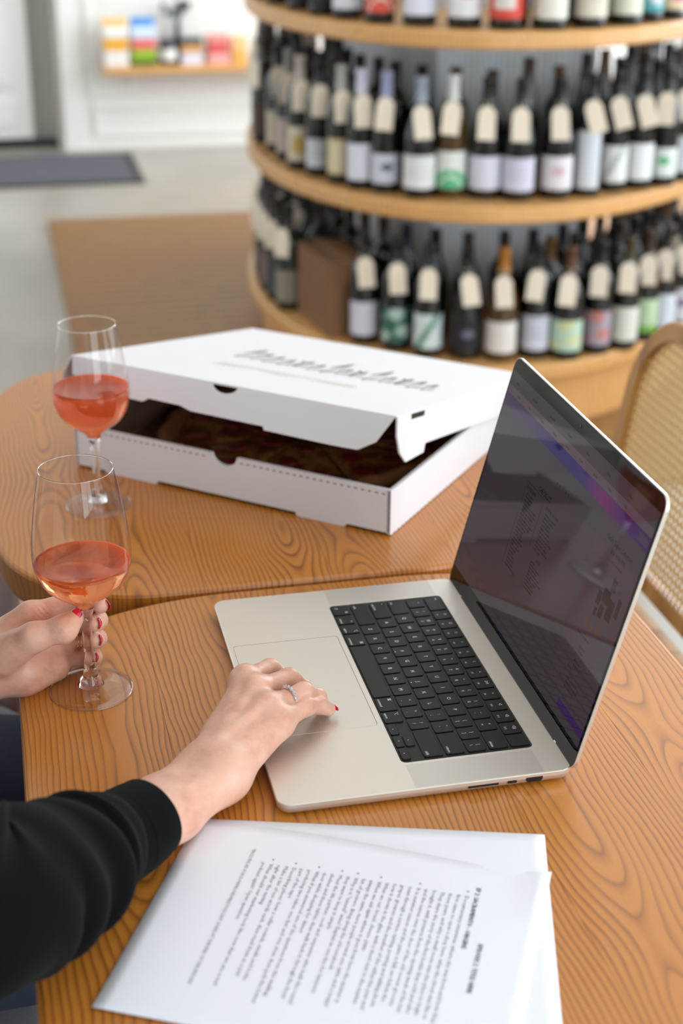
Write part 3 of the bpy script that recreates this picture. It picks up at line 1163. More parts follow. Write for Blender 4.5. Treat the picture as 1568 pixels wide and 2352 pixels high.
obj('left_flap', prism(rf, -LT, 0.0, 'yz'), M['card_white'], blid, (-0.001, 0, 0), (0, R_(28), 0))
bm = bmesh.new()
add_box(bm, S_ + 0.0020, S_ + 0.0036, -LY + 0.036, -LY + 0.072, -0.0060, 0.0006)
obj('tab_slot', bm, M['black'], blid)
obj('inner_liner', prism([(0.002, -LY + 0.012), (S_ - 0.002, -LY + 0.012), (S_ - 0.002, -0.002), (0.002, -0.002)], -0.0006, -0.0001, 'xy'), M['card_inside'], blid)
# scribbled print on the lid: loose pen strokes
bm = bmesh.new()
rg = random.Random(5)


def stroke(bm, pts, w, z):
    pts = [Vector((p[0], p[1], 0)) for p in catmull([(a, b, 0) for a, b in pts], 6 * len(pts))]
    L_ = []
    for i, p in enumerate(pts):
        tt = (pts[min(i + 1, len(pts) - 1)] - pts[max(i - 1, 0)]).normalized()
        nn = Vector((-tt.y, tt.x, 0)) * w * (0.6 + 0.5 * math.sin(i * 0.7))
        L_.append((bm.verts.new((p.x + nn.x, p.y + nn.y, z)), bm.verts.new((p.x - nn.x, p.y - nn.y, z))))
    for a, b in zip(L_, L_[1:]):
        bm.faces.new((a[0], a[1], b[1], b[0]))


x = 0.112
hts = [0.085, 0.06, 0.06, 0.05, 0.055, 0.05, 0.095, 0.05, 0.05, 0.09, 0.05, 0.055, 0.06, 0.05]
for i, h_ in enumerate(hts):
    y0 = -0.248 + 0.004 * math.sin(i * 1.9)
    w_ = 0.0115 + 0.003 * rg.random()
    stroke(bm, [(x, y0 + h_ * 0.4), (x + w_ * 0.5, y0 + h_), (x + w_ * 0.65, y0 + h_ * 0.5), (x + w_ * 0.45, y0), (x + w_, y0 + h_ * 0.12), (x + w_ * 1.5, y0 + h_ * 0.45)], 0.0019, LT + 0.0003)
    if i in (3, 7, 10):
        stroke(bm, [(x + w_ * 1.3, y0 + 0.05), (x + w_ * 1.9, y0 + 0.025), (x + w_ * 1.2, y0 + 0.002)], 0.0019, LT + 0.0003)
    x += w_ * 1.5
obj('script_print', bm, M['box_ink'], blid)
bm = bmesh.new()
stroke(bm, [(0.128, -0.318), (0.19, -0.314), (0.25, -0.318), (0.322, -0.313)], 0.0012, LT + 0.0003)
for i in range(20):
    x = 0.132 + i * 0.0095
    stroke(bm, [(x, -0.309), (x + 0.003, -0.301), (x + 0.006, -0.309)], 0.0009, LT + 0.0003)
obj('tan_print', bm, M['box_ink_tan'], blid)

# pizza, eight slices
t = NT('baked_pizza_top')
co = t.coord()
nz = t.noise(co, 34.0, 4.0, 0.6)
nz2 = t.noise(co, 160.0, 3.0)
c = t.ramp(nz, [(0.32, lin((96, 36, 16))), (0.46, lin((132, 64, 28))), (0.56, lin((176, 122, 66))), (0.70, lin((118, 48, 20)))])
c = t.mix(t.math('MULTIPLY', t.math('GREATER_THAN', nz2, 0.60), 0.6), c, lin((70, 28, 14)))
t.l(c, t.b.inputs['Base Color'])
t.b.inputs['Roughness'].default_value = 0.35
t.bump(nz, 0.6, 0.004)
M['pizza'] = t.m
M['crust'] = pm('browned_crust', (142, 90, 46), 0.75, var=0.3, vscale=70)
M['pepperoni'] = pm('pepperoni', (120, 34, 22), 0.3, var=0.2, vscale=90)
pz = tag(empty('pizza', (FL[0] + 0.761 * 0.212 + 0.648 * 0.212, FL[1] - 0.648 * 0.212 + 0.761 * 0.212, TZ + 0.0048), ang), 'baked pizza with browned toppings lying inside the open box', 'pizza')
PR = 0.192
for k in range(8):
    a0, a1 = R_(45 * k + 1.0), R_(45 * k + 44.0)
    bm = bmesh.new()
    rings = []
    prof = [(0.012, 0.0062), (0.06, 0.0070), (0.12, 0.0072), (PR - 0.022, 0.0075), (PR - 0.016, 0.015), (PR - 0.008, 0.0185), (PR - 0.001, 0.013), (PR, 0.005), (PR - 0.004, 0.0), (0.012, 0.0)]
    NA = 9
    for j in range(NA):
        a = a0 + (a1 - a0) * j / (NA - 1)
        wob = 1 + 0.012 * math.sin(a * 7) + 0.01 * math.sin(a * 17 + 1)
        rings.append([bm.verts.new((r * wob * math.cos(a), r * wob * math.sin(a), z * (1 + 0.12 * math.sin(a * 23 + r * 60)))) for r, z in prof])
    for A, B in zip(rings, rings[1:]):
        for i in range(len(prof)):
            j = (i + 1) % len(prof)
            f = bm.faces.new((A[i], B[i], B[j], A[j]))
            f.smooth = True
            f.material_index = 1 if 3 <= i <= 8 else 0
    bm.faces.new(rings[0])
    bm.faces.new(list(reversed(rings[-1])))
    bmesh.ops.recalc_face_normals(bm, faces=bm.faces)
    sl = obj('pizza_slice', bm, [M['pizza'], M['crust']], pz)
    for q in range(4):
        r = (0.06, 0.105, 0.14, 0.15)[q]
        a = a0 + (a1 - a0) * ((0.5, 0.3, 0.72, 0.18)[q])
        bm = lathe([(0.013, 0.0), (0.0145, 0.0018), (0.0125, 0.0030), (0.004, 0.0022)], 14)
        obj('topping', bm, M['pepperoni'], sl, (r * math.cos(a), r * math.sin(a), 0.0070), (R_(rg.uniform(-8, 8)), R_(rg.uniform(-8, 8)), 0))

# ------------------------------------------------------------------ printed sheets
PW, PH_ = 0.2159, 0.2794


def sheet(name, label, x, y, rz, z, curl, mesh_seed=0):
    nx, ny = 22, 28
    V, F = [], []

    def hz(u, v):
        return curl(u, v)
    for j in range(ny + 1):
        for i in range(nx + 1):
            u, v = i / nx, j / ny
            V.append((u * PW, v * PH_, hz(u, v)))
    n1 = len(V)
    for j in range(ny):
        for i in range(nx):
            a = j * (nx + 1) + i
            F.append((a, a + 1, a + nx + 2, a + nx + 1))
    me = mesh_from(V, F, True)
    o = obj(name, me, M['paper'], None, (x, y, TZ + z), (0, 0, rz))
    sm_ = o.modifiers.new('thickness', 'SOLIDIFY')
    sm_.thickness = 0.00015
    sm_.offset = -1
    return tag(o, label, 'paper', 'sheets of paper on the near table')


c1 = lambda u, v: 0.0006 + 0.0022 * max(0, 1 - u * 5) ** 2 * (0.4 + math.sin(v * 5)) + 0.004 * max(0, v - 0.92) / 0.08 * max(0, 1 - u * 3) + 0.0010 * max(0, (u - 0.88) / 0.12) ** 2
RZ1 = math.atan2(-0.889, -0.4655) + R_(0.8)
s1 = sheet('paper_sheet', 'topmost white sheet printed with bulleted text', -0.1866, -0.1654, RZ1, 0.0012, c1)
c2 = lambda u, v: 0.0004 + 0.0012 * max(0, 1 - u * 6) ** 2
# second sheet: its top left corner shows beyond the printed one
RZ2 = math.atan2(-0.1935, -0.0581)
s2 = sheet('paper_sheet', 'plain white sheet lying under the printed page, its corner showing beyond it', 0.0746 - PH_ * -math.sin(RZ2) * 1.0, -0.2439 - PH_ * math.cos(RZ2), RZ2, 0.0006, c2)
bm = bmesh.new()


def Z1(x, y):
    return c1(x / PW, y / PH_) + 0.00022


def line(s, x, y, size, bold=0.0, align='LEFT', mi=0, sx=1.0):
    v, f = text_geo(s, size, align, 1)
    for ox in ((0,) if not bold else (-bold, bold)):
        vv = [bm.verts.new((x + p.x * sx + ox, y + p.y, Z1(x + p.x * sx, y + p.y))) for p in v]
        for q in f:
            try:
                bm.faces.new([vv[i] for i in q]).material_index = mi
            except ValueError:
                pass


line('EPISODE 2: TITLE HERE', 0.1150, 0.2385, 0.0050, 0.00016, 'CENTER', 1)
line('EP 2: SACRAMENTO - ORIGINS', 0.0290, 0.2275, 0.0050, 0.00016, 'LEFT', 1)
TXT = [
    ('Documentary interview, where she was born and how they', 'first came to open a shop here, what the street was like in', 'those years, and why a small room was the place to begin', 'They share the story of the first bottle they sold and who', 'bought it, with pictures from the opening week of the bar', 'and the names over the door of the old corner grocery'),
    ('It is summer season and the patio is full, we follow the', 'team through a service, tasting, pouring and talking about', 'grapes, growers and the weather of the valley this year and', 'how it shows in the glass, with a short visit to the market', 'What we eat: bread, cheese, pizza'),
    ('When we ask again where it goes from here the answer is', 'always the same, more people around one table and a longer', 'list of growers. Bring along the old notebook'),
    ('Why is it "natural" wine? Explain in one line for listeners', 'they want to keep it simple'),
    ('Meet the life partner, cook and carpenter who built the round', 'shelves and these tables, then walk back in through the front', 'door while shopping for dinner'),
    ('What if you answered one of the questions from the mailbag', 'producing two takes, one fast and one slow, then pick the better', 'part of the tape'),
    ('Describing places: how a cellar sounds, smells and looks', 'Make a list of ten words each, then read them as a pair', 'right after the tasting'),
    ('What should our marketing look like now that we are a real', 'podcast again? Open question'),
]
starts = [222.0, 186.0, 156.3, 138.5, 126.4, 108.4, 90.3, 72.4]
for st0, grp in zip(starts, TXT):
    for i, s in enumerate(grp):
        line(s, 0.0402, (st0 - i * 6.0 - 1.4) / 1000, 0.0046, 0.0, 'LEFT', 0, 1.2)
    a = [(0.0352 + 0.0008 * math.cos(q * math.pi / 4), st0 / 1000 + 0.0008 * math.sin(q * math.pi / 4)) for q in range(8)]
    bm.faces.new([bm.verts.new((p[0], p[1], Z1(*p))) for p in a]).material_index = 1
line('*INCLUDE AD FOR DOWNLOADABLE PODCAST GUIDE AT THE END OF THE EPISODE', 0.0260, 0.0535, 0.0040, 0.0, 'LEFT', 0, 0.98)
obj('printed_text', bm, [M['ink'], M['ink_dark']], s1)

# ------------------------------------------------------------------ cane chair at the right of the tables
ch = tag(empty('cane_chair', (0.395, 0.515, 0)), 'wooden cane backed chair pushed up to the right of the two tables', 'chair')


def frame_ring(w, h, r, t_, d_, seg=10):
    """rounded rectangular frame in the yz plane, t_ wide and d_ thick, centred on the origin"""
    o_ = rrect(w, h, r, seg)
    i_ = rrect(w - 2 * t_, h - 2 * t_, max(r - t_, 0.002), seg)
    m_o = rrect(w - 0.25 * t_, h - 0.25 * t_, r, seg)
    rings = [[(x, a, b) for a, b in q] for q, x in ((i_, -d_ / 2), (m_o, -d_ / 2), (o_, -d_ * 0.25), (o_, d_ * 0.25), (m_o, d_ / 2), (i_, d_ / 2), (i_, -d_ / 2))]
    return loft(rings, False, False)


def cane_panel(w, h, r, pitch=0.0125):
    """woven strands clipped to a rounded rectangle, in the yz plane"""
    bm = bmesh.new()

    def lim(u, half_u, half_v):
        a = max(0, abs(u) - (half_u - r))
        return half_v - r + math.sqrt(max(r * r - a * a, 0)) if a > 0 else half_v
    hu, hv = w / 2, h / 2
    n = int(hu / pitch)
    for i in range(-n, n + 1):
        for o_ in (-0.0016, 0.0016):
            u = i * pitch + o_
            if abs(u) < hu:
                L_ = lim(u, hu, hv)
                add_box(bm, -0.0006, 0.0002, u - 0.0009, u + 0.0009, -L_, L_)
    n = int(hv / pitch)
    for i in range(-n, n + 1):
        for o_ in (-0.0016, 0.0016):
            v = i * pitch + o_
            if abs(v) < hv:
                L_ = lim(v, hv, hu)
                add_box(bm, 0.0, 0.0008, -L_, L_, v - 0.0009, v + 0.0009)
    for s in (-1, 1):
        m_ = int((hu + hv) / pitch)
        for i in range(-m_, m_ + 1):
            c_ = i * pitch + pitch / 2
            # points u - s*v = c
            vs2 = [v / 200 * hv for v in range(-200, 201) if abs(c_ + s * v / 200 * hv) < lim(v / 200 * hv, hv, hu)]
            if len(vs2) < 4:
                continue
            v0, v1 = vs2[0], vs2[-1]
            p0, p1 = Vector((0.0005, c_ + s * v0, v0)), Vector((0.0005, c_ + s * v1, v1))
            d = (p1 - p0).normalized()
            nn = Vector((0, -d.z, d.y)) * 0.0012
            q = [bm.verts.new(p) for p in (p0 + nn, p0 - nn, p1 - nn, p1 + nn)]
            q2 = [bm.verts.new(v.co + Vector((0.0007, 0, 0))) for v in q]
            bm.faces.new(q)
            bm.faces.new(list(reversed(q2)))
            for a in range(4):
                b = (a + 1) % 4
                bm.faces.new((q[b], q[a], q2[a], q2[b]))
    return bm


tilt = Matrix.Rotation(R_(9), 4, 'Y')
bk = Matrix.Translation((0.172, 0.012, 0.672)) @ tilt
bo = obj('backrest', frame_ring(0.475, 0.37, 0.13, 0.026, 0.022), M['chairwood'], ch, None, None, bk)
obj('cane_panel', cane_panel(0.425, 0.32, 0.108), M['cane'], bo)
se = Matrix.Translation((-0.075, 0.0, 0.452)) @ Matrix.Rotation(R_(90), 4, 'Y')
so = obj('seat', frame_ring(0.46, 0.44, 0.06, 0.034, 0.024), M['chairwood'], ch, None, None, se)
obj('cane_panel', cane_panel(0.392, 0.372, 0.03), M['cane'], so)
for s in (-1, 1):
    p = [(0.158, s * 0.19, 0.53), (0.150, s * 0.195, 0.500), (0.146, s * 0.20, 0.47), (0.12, s * 0.20, 0.435), (0.05, s * 0.20, 0.430), (-0.2, s * 0.20, 0.430), (-0.262, s * 0.20, 0.418), (-0.285, s * 0.20, 0.36), (-0.285, s * 0.20, 0.08), (-0.27, s * 0.20, 0.03), (-0.22, s * 0.20, 0.0125), (0.16, s * 0.20, 0.0125)]
    obj('leg', tube(catmull(p, 60), 0.0115, 12), M['chrome'], ch)
obj('floor_bar', tube([(0.16, -0.2, 0.0125), (0.16, 0.2, 0.0125)], 0.0115, 12), M['chrome'], ch)

# ------------------------------------------------------------------ bench on the left
be = tag(empty('bench', (-0.62, 0.35, 0)), 'low bench with grey and maroon cushions along the left of the tables', 'bench')
bm = bmesh.new()
add_box(bm, -0.30, 0.30, -1.0, 1.1, 0.34, 0.40)
bevel_all(bm, 0.006, 2)
obj('bench_board', bm, M['chairwood'], be)
for yy in (-0.9, 0.05, 1.0):
    for xx in (-0.26, 0.22):
        obj('leg', rounded_box(0.05, 0.05, 0.345, 0.005, 2), M['chairwood'], be, (xx, yy, 0))
for y0, y1, mm in ((-0.99, 0.18, 'grey_cushion'), (0.20, 1.09, 'red_cushion')):
    bm = slab(0.60, y1 - y0, 0.05, [(0.014, 0.40), (0.003, 0.408), (0, 0.425), (0.003, 0.446), (0.014, 0.457), (0.06, 0.462)], 8, True, True, 0.0, (y0 + y1) / 2)
    obj('cushion', smooth(bm), M[mm], be)


# ------------------------------------------------------------------ oval bottle shelf
EX, EY, EA, EB, ER = 1.2647, 3.5492, 0.7585, 0.7585 * 1.6821, -0.3481
SZ = [0.2051, 0.6209, 1.0367]


def oval(k_in, th):
    a, b = EA - k_in, EB - k_in
    c_, s_ = a * math.cos(th), b * math.sin(th)
    return EX + c_ * math.cos(ER) - s_ * math.sin(ER), EY + c_ * math.sin(ER) + s_ * math.cos(ER)


def inside(x, y, k_in):
    dx, dy = x - EX, y - EY
    u = dx * math.cos(ER) + dy * math.sin(ER)
    v = -dx * math.sin(ER) + dy * math.cos(ER)
    return (u / (EA - k_in)) ** 2 + (v / (EB - k_in)) ** 2 < 1


rack = tag(empty('bottle_shelf', (EX, EY, 0)), 'oval tiered wooden bottle shelf standing on the floor boards', 'shelf')
NS = 120


def oval_board(z0, z1, k_in=0.0):
    rings = []
    for ki, z in ((0.006, z0), (0.0, z0 + 0.006), (0.0, z1 - 0.006), (0.006, z1)):
        rings.append([(oval(k_in + ki, 2 * math.pi * i / NS)[0] - EX, oval(k_in + ki, 2 * math.pi * i / NS)[1] - EY, z) for i in range(NS)])
    return loft(rings)


for z in SZ:
    obj('shelf_board', oval_board(z - 0.042, z), M['shelf'], rack)
obj('plinth', oval_board(0.0, SZ[0] - 0.042, 0.045), M['shelf'], rack)
bm = bmesh.new()
add_box(bm, 0.885 - EX, 1.345 - EX, 2.86 - EY, 4.2 - EY, SZ[0], 2.99)
obj('column', bm, M['column'], rack)

BOT = {
    'bordeaux': [(0.0, 0.004), (0.020, 0.001), (0.034, 0.0), (0.0372, 0.004), (0.0378, 0.012), (0.0378, 0.188), (0.0360, 0.202), (0.0285, 0.217), (0.0190, 0.228), (0.0152, 0.240), (0.0142, 0.262), (0.0138, 0.286), (0.0152, 0.288), (0.0152, 0.297), (0.0138, 0.299), (0.0, 0.299)],
    'burgundy': [(0.0, 0.004), (0.022, 0.001), (0.037, 0.0), (0.0408, 0.004), (0.0414, 0.012), (0.0414, 0.140), (0.0396, 0.160), (0.0330, 0.185), (0.0245, 0.208), (0.0180, 0.228), (0.0150, 0.250), (0.0140, 0.282), (0.0155, 0.284), (0.0155, 0.293), (0.0140, 0.295), (0.0, 0.295)],
    'flute': [(0.0, 0.004), (0.020, 0.001), (0.033, 0.0), (0.0360, 0.004), (0.0366, 0.012), (0.0366, 0.150), (0.0345, 0.180), (0.0280, 0.215), (0.0205, 0.248), (0.0160, 0.280), (0.0145, 0.310), (0.0155, 0.312), (0.0155, 0.322), (0.0140, 0.324), (0.0, 0.324)],
}
GL = {
    'black': pm('dark_bottle_glass', (14, 16, 15), 0.06, var=0.1, Coat_Weight=0.3),
    'green': pm('deep_green_bottle_glass', (22, 40, 28), 0.06, var=0.1, Coat_Weight=0.3),
    'amber': pm('olive_amber_bottle_glass', (72, 52, 14), 0.06, var=0.1, Coat_Weight=0.3),
}
_bm = {}


def bottle_mesh(style):
    if style not in _bm:
        b = lathe(BOT[style], 24, True, False, False)
        me = bpy.data.meshes.new('bottle_' + style)
        b.to_mesh(me)
        b.free()
        _bm[style] = me
    return _bm[style]


_gm = {}


def glass_variant(style, col):
    k_ = (style, col)
    if k_ not in _gm:
        me = bottle_mesh(style).copy()
        me.materials.append(GL[col])
        _gm[k_] = me
    return _gm[k_]


_cm = {}


def cmat(rgb, rough=0.6):
    if (rgb, rough) not in _cm:
        _cm[(rgb, rough)] = pm('print_%d_%d_%d' % rgb, rgb, rough, var=0.02)
    return _cm[(rgb, rough)]


_cap = {}


def capsule_mesh(style, rgb):
    k_ = (style, rgb)
    if k_ not in _cap:
        p = BOT[style]
        top = p[-1][1]
        z0 = top - 0.062
        pr = []
        for (r0, za), (r1, zb) in zip(p, p[1:]):
            if za < z0 <= zb:
                pr.append((r0 + (r1 - r0) * (z0 - za) / (zb - za) + 0.0005, z0))
            if zb > z0:
                pr.append((r1 + 0.0005 if r1 > 0 else 0.0001, zb + 0.0004))
        b = lathe(pr, 20, True, False, False)
        me = bpy.data.meshes.new('capsule')
        b.to_mesh(me)
        b.free()
        me.materials.append(cmat(rgb, 0.4))
        _cap[k_] = me
    return _cap[k_]


PAT = {
    'plain': lambda u, v: 0,
    'lines': lambda u, v: 1 if (int(v * 12) % 3 == 1 and 0.2 < u < 0.8 and v > 0.25) else 0,
    'dome': lambda u, v: 1 if (v < 0.52 and ((u - 0.5) / 0.5) ** 2 + (v / 0.52) ** 2 < 0.98 and not (0.30 < ((u - 0.5) / 0.5) ** 2 + (v / 0.52) ** 2 < 0.42)) else 0,
    'spot': lambda u, v: 1 if ((u - 0.55) / 0.16) ** 2 + ((v - 0.55) / 0.14) ** 2 < 1 else 0,
    'frame': lambda u, v: 1 if (u < 0.10 or u > 0.9 or v < 0.10 or v > 0.9) else 0,
    'base': lambda u, v: 1 if v < 0.22 else 0,
    'block': lambda u, v: 1 if (0.22 < u < 0.72 and 0.2 < v < 0.75) else 0,
    'patch': lambda u, v: 1 if math.sin(u * 9 + v * 4) + math.sin(v * 11 - u * 3) > 0.35 else 0,
    'slash': lambda u, v: 1 if abs((u - 0.2) - v * 0.6) < 0.10 else 0,
}
_lm = {}


def label_mesh(r, z0, z1, half, pat, c1_, c2_):
    k_ = (r, z0, z1, half, pat, c1_, c2_)
    if k_ not in _lm:
        nu, nv = 18, 14
        V, F, mi = [], [], []
        for j in range(nv + 1):
            for i in range(nu + 1):
                a = R_(-half + 2 * half * i / nu)
                V.append((-(r + 0.0004) * math.sin(-a), -(r + 0.0004) * math.cos(a), z0 + (z1 - z0) * j / nv))
        for j in range(nv):
            for i in range(nu):
                a = j * (nu + 1) + i
                F.append((a, a + 1, a + nu + 2, a + nu + 1))
                mi.append(PAT[pat]((i + 0.5) / nu, (j + 0.5) / nv))
        me = mesh_from(V, F, True, mi)
        me.materials.append(cmat(c1_))
        me.materials.append(cmat(c2_))
        _lm[k_] = me
    return _lm[k_]


def make_tag_mesh(style):
    """cream paper tag hung round the neck, round at the top, lying against the shoulder"""
    w, h_ = 0.044, 0.082
    pts = [(-w / 2, 0), (w / 2, 0), (w / 2, h_ - w / 2)] + [(w / 2 * math.cos(R_(a)), h_ - w / 2 + w / 2 * math.sin(R_(a))) for a in range(15, 180, 15)] + [(-w / 2, h_ - w / 2)]
    b = prism(pts, -0.0006, 0.0, 'xz')
    rsh = BOT[style][5][0]
    lean = -0.05 if style == 'bordeaux' else -0.12
    zb = 0.150 if style != 'bordeaux' else 0.160
    b.transform(Matrix.Translation((0, -rsh - 0.0055, zb)) @ Matrix.Rotation(lean, 4, 'X'))
    # loop of string round the neck
    top_ = Matrix.Translation((0, -rsh - 0.0055, zb)) @ Matrix.Rotation(lean, 4, 'X') @ Vector((0, 0, h_ - 0.010))
    rn = 0.0185
    lp = [Vector((rn * math.sin(R_(a)), -rn * math.cos(R_(a)), max(top_.z, 0.236) + 0.004 * math.cos(R_(a)))) for a in range(20, 341, 20)]
    join(b, tube([top_] + lp + [top_], 0.0007, 5))
    me = bpy.data.meshes.new('neck_tag')
    b.to_mesh(me)
    b.free()
    me.materials.append(cmat((242, 230, 210), 0.8))
    return me


TAGM = {s: make_tag_mesh(s) for s in BOT}


def bottle(x, y, z, face, style, glass, lab, pat, c2_, cap, label, group, tagged=True, z0=0.028, z1=0.118, half=78, tagroll=0.0):
    o = obj('wine_bottle', glass_variant(style, glass), None, None, (x, y, z), (0, 0, face))
    tag(o, label, 'bottle', group)
    if lab:
        obj('label', label_mesh(BOT[style][5][0], z0, z1, half, pat, lab, c2_ or lab), None, o)
    if cap:
        obj('capsule', capsule_mesh(style, cap), None, o)
    if tagged:
        obj('neck_tag', TAGM[style], None, o, None, None, Matrix.Translation((0, 0, 0.235)) @ Matrix.Rotation(tagroll, 4, 'Y') @ Matrix.Translation((0, 0, -0.235)))
    return o


CAMX, CAMY = -0.297, -1.138


def face_cam(x, y, add=0.0):
    # local -y points to the front
    return math.atan2(CAMY - y, CAMX - x) + math.pi / 2 + add


W_, CR, LIL, BK = (228, 230, 232), (226, 214, 188), (214, 214, 228), (18, 18, 20)
placed = [[], [], []]
G0, G1, G2 = 'tagged bottles along the front of the lowest shelf', 'tagged bottles along the front of the middle shelf', 'bottles along the front of the top shelf'
ROW0 = [
    (0.632, 2.624, 'bordeaux', 'black', LIL, 'plain', None, (30, 24, 20), 'dark bottle with plain lilac white label standing nearest the brown carton'),
    (0.701, 2.549, 'bordeaux', 'black', (54, 104, 88), 'patch', (176, 200, 190), (26, 26, 26), 'dark bottle with mottled dark green label, second from the brown carton'),
    (0.770, 2.479, 'bordeaux', 'black', (212, 226, 228), 'slash', (92, 140, 112), (30, 30, 40), 'dark bottle with pale label and green streak, third from the brown carton'),
    (0.861, 2.442, 'burgundy', 'black', (26, 26, 32), 'spot', (104, 104, 124), (16, 16, 16), 'dark bottle with black label and small grey emblem on the lowest shelf'),
    (0.948, 2.409, 'burgundy', 'amber', (226, 222, 216), 'plain', None, (168, 108, 34), 'olive amber bottle with wide white label and amber capsule'),
    (1.042, 2.411, 'bordeaux', 'black', (208, 212, 226), 'lines', (168, 172, 190), (24, 24, 24), 'dark bottle with bluish white lined label right of the amber bottle'),
    (1.121, 2.388, 'burgundy', 'black', (186, 214, 196), 'patch', (206, 216, 168), (90, 56, 36), 'dark bottle with mint green and yellow label on the lowest shelf'),
    (1.217, 2.416, 'bordeaux', 'black', (170, 160, 176), 'patch', (196, 132, 122), (22, 22, 26), 'dark bottle with pink and grey picture label on the lowest shelf'),
    (1.302, 2.436, 'bordeaux', 'black', (222, 224, 212), 'plain', None, (60, 50, 24), 'dark bottle with plain cream label right of the pink picture label'),
    (1.385, 2.496, 'bordeaux', 'black', (190, 214, 178), 'base', (120, 176, 70), (60, 44, 30), 'dark bottle with pale and leaf green label on the lowest shelf'),
    (1.455, 2.533, 'bordeaux', 'black', (214, 222, 232), 'plain', None, (48, 38, 30), 'dark bottle with bluish white label right of the leaf green label'),
    (1.528, 2.579, 'bordeaux', 'black', (220, 222, 228), 'spot', (140, 120, 160), (40, 30, 26), 'dark bottle with white label, last at the right of the lowest shelf'),
]
ROW1 = [
    (0.504, 3.155, 'bordeaux', 'black', (196, 186, 170), 'plain', None, (18, 18, 18), 'dark bottle with dull beige label, third from the far left end of the middle shelf'),
    (0.510, 3.030, 'bordeaux', 'black', (190, 176, 168), 'spot', (160, 60, 70), (150, 146, 140), 'dark bottle with beige label and dull red spot on the middle shelf'),
    (0.516, 2.902, 'bordeaux', 'black', (206, 196, 176), 'block', (190, 160, 92), (190, 180, 168), 'dark bottle with beige label and ochre block at the left bend of the middle shelf'),
    (0.549, 2.809, 'bordeaux', 'black', (202, 204, 212), 'lines', (166, 170, 184), (20, 22, 34), 'dark bottle with small grey white label left of the straw yellow label'),
    (0.585, 2.706, 'bordeaux', 'black', (216, 206, 172), 'frame', (196, 180, 128), (186, 182, 176), 'dark bottle with straw yellow label on the middle shelf'),
    (0.620, 2.630, 'bordeaux', 'black', (218, 220, 232), 'plain', None, (214, 214, 232), 'dark bottle with long pale lilac capsule and plain white label on the middle shelf'),
    (0.672, 2.577, 'bordeaux', 'black', (204, 208, 222), 'spot', (70, 92, 100), (160, 164, 196), 'dark bottle with pale blue label and small dark motif on the middle shelf'),
    (0.741, 2.502, 'burgundy', 'black', (224, 228, 228), 'lines', (196, 202, 204), (150, 160, 176), 'dark bottle with white ruled label left of the green domed label'),
    (0.819, 2.487, 'bordeaux', 'amber', (224, 230, 224), 'dome', (86, 184, 136), (224, 226, 224), 'bottle with green dome on a white label and a white capsule'),
    (0.901, 2.461, 'burgundy', 'black', (216, 218, 234), 'plain', None, (28, 26, 24), 'dark bottle with pale lilac label right of the green domed label'),
    (0.977, 2.426, 'burgundy', 'black', (210, 208, 228), 'lines', (190, 188, 212), (24, 24, 24), 'dark bottle with wide lilac ruled label at the middle of the middle shelf'),
    (1.078, 2.426, 'burgundy', 'black', (224, 220, 228), 'spot', (206, 176, 186), (24, 22, 22), 'dark bottle with white label and faint pink spot on the middle shelf'),
    (1.166, 2.439, 'bordeaux', 'black', (212, 218, 226), 'plain', None, (18, 18, 18), 'dark bottle with tall narrow bluish label on the middle shelf'),
    (1.252, 2.480, 'bordeaux', 'black', (226, 230, 230), 'slash', (180, 186, 188), (18, 18, 18), 'dark bottle with white label and grey slanting script on the middle shelf'),
    (1.329, 2.496, 'bordeaux', 'black', (228, 232, 234), 'plain', None, (30, 30, 30), 'dark bottle with bright white label left of the green cross motif'),
    (1.408, 2.519, 'bordeaux', 'black', (222, 232, 228), 'spot', (64, 176, 108), (40, 40, 40), 'dark bottle with white label and small green motif at the right of the middle shelf'),
    (1.486, 2.575, 'bordeaux', 'black', (220, 226, 232), 'plain', None, (60, 60, 60), 'dark bottle with white label at the frame edge of the middle shelf'),
]
ROW2 = [
    (0.492, 3.071, 'bordeaux', 'black', (120, 110, 100), 'plain', None, BK, 'dark bottle with brown label at the left end of the top shelf'),
    (0.520, 2.909, 'bordeaux', 'black', (40, 44, 70), 'plain', None, BK, 'dark bottle with navy label second along the left of the top shelf'),
    (0.550, 2.777, 'bordeaux', 'black', (34, 36, 44), 'spot', (70, 72, 90), BK, 'dark bottle with blackish label left of the first white label on the top shelf'),
    (0.590, 2.671, 'bordeaux', 'black', (222, 222, 234), 'plain', None, BK, 'dark bottle with lilac white label left of the red domed label'),
    (0.650, 2.575, 'bordeaux', 'black', (228, 206, 196), 'dome', (214, 84, 66), BK, 'dark bottle with red dome on a pink label on the top shelf'),
    (0.732, 2.506, 'burgundy', 'black', (222, 226, 238), 'plain', None, BK, 'dark bottle with clean white label right of the red domed label'),
    (0.826, 2.445, 'burgundy', 'black', (228, 228, 232), 'spot', (214, 90, 84), BK, 'dark bottle with white label and red spot on the top shelf'),
    (0.915, 2.395, 'burgundy', 'black', (214, 76, 60), 'block', (222, 214, 206), BK, 'dark bottle with orange red label and white block on the top shelf'),
    (1.018, 2.377, 'burgundy', 'black', (226, 226, 214), 'plain', None, BK, 'dark bottle with ivory label right of the orange red label'),
    (1.126, 2.395, 'burgundy', 'black', (222, 216, 198), 'lines', (204, 196, 178), BK, 'dark bottle with tan ruled label on the top shelf'),
    (1.237, 2.441, 'burgundy', 'black', (222, 226, 206), 'plain', None, BK, 'dark bottle with pale green label left of the teal label'),
    (1.320, 2.494, 'bordeaux', 'black', (86, 168, 176), 'patch', (214, 224, 226), BK, 'dark bottle with teal and white label on the top shelf'),
    (1.402, 2.539, 'bordeaux', 'black', (228, 214, 176), 'patch', (226, 112, 156), BK, 'dark bottle with yellow and pink label at the right of the top shelf'),
]
rb = random.Random(3)
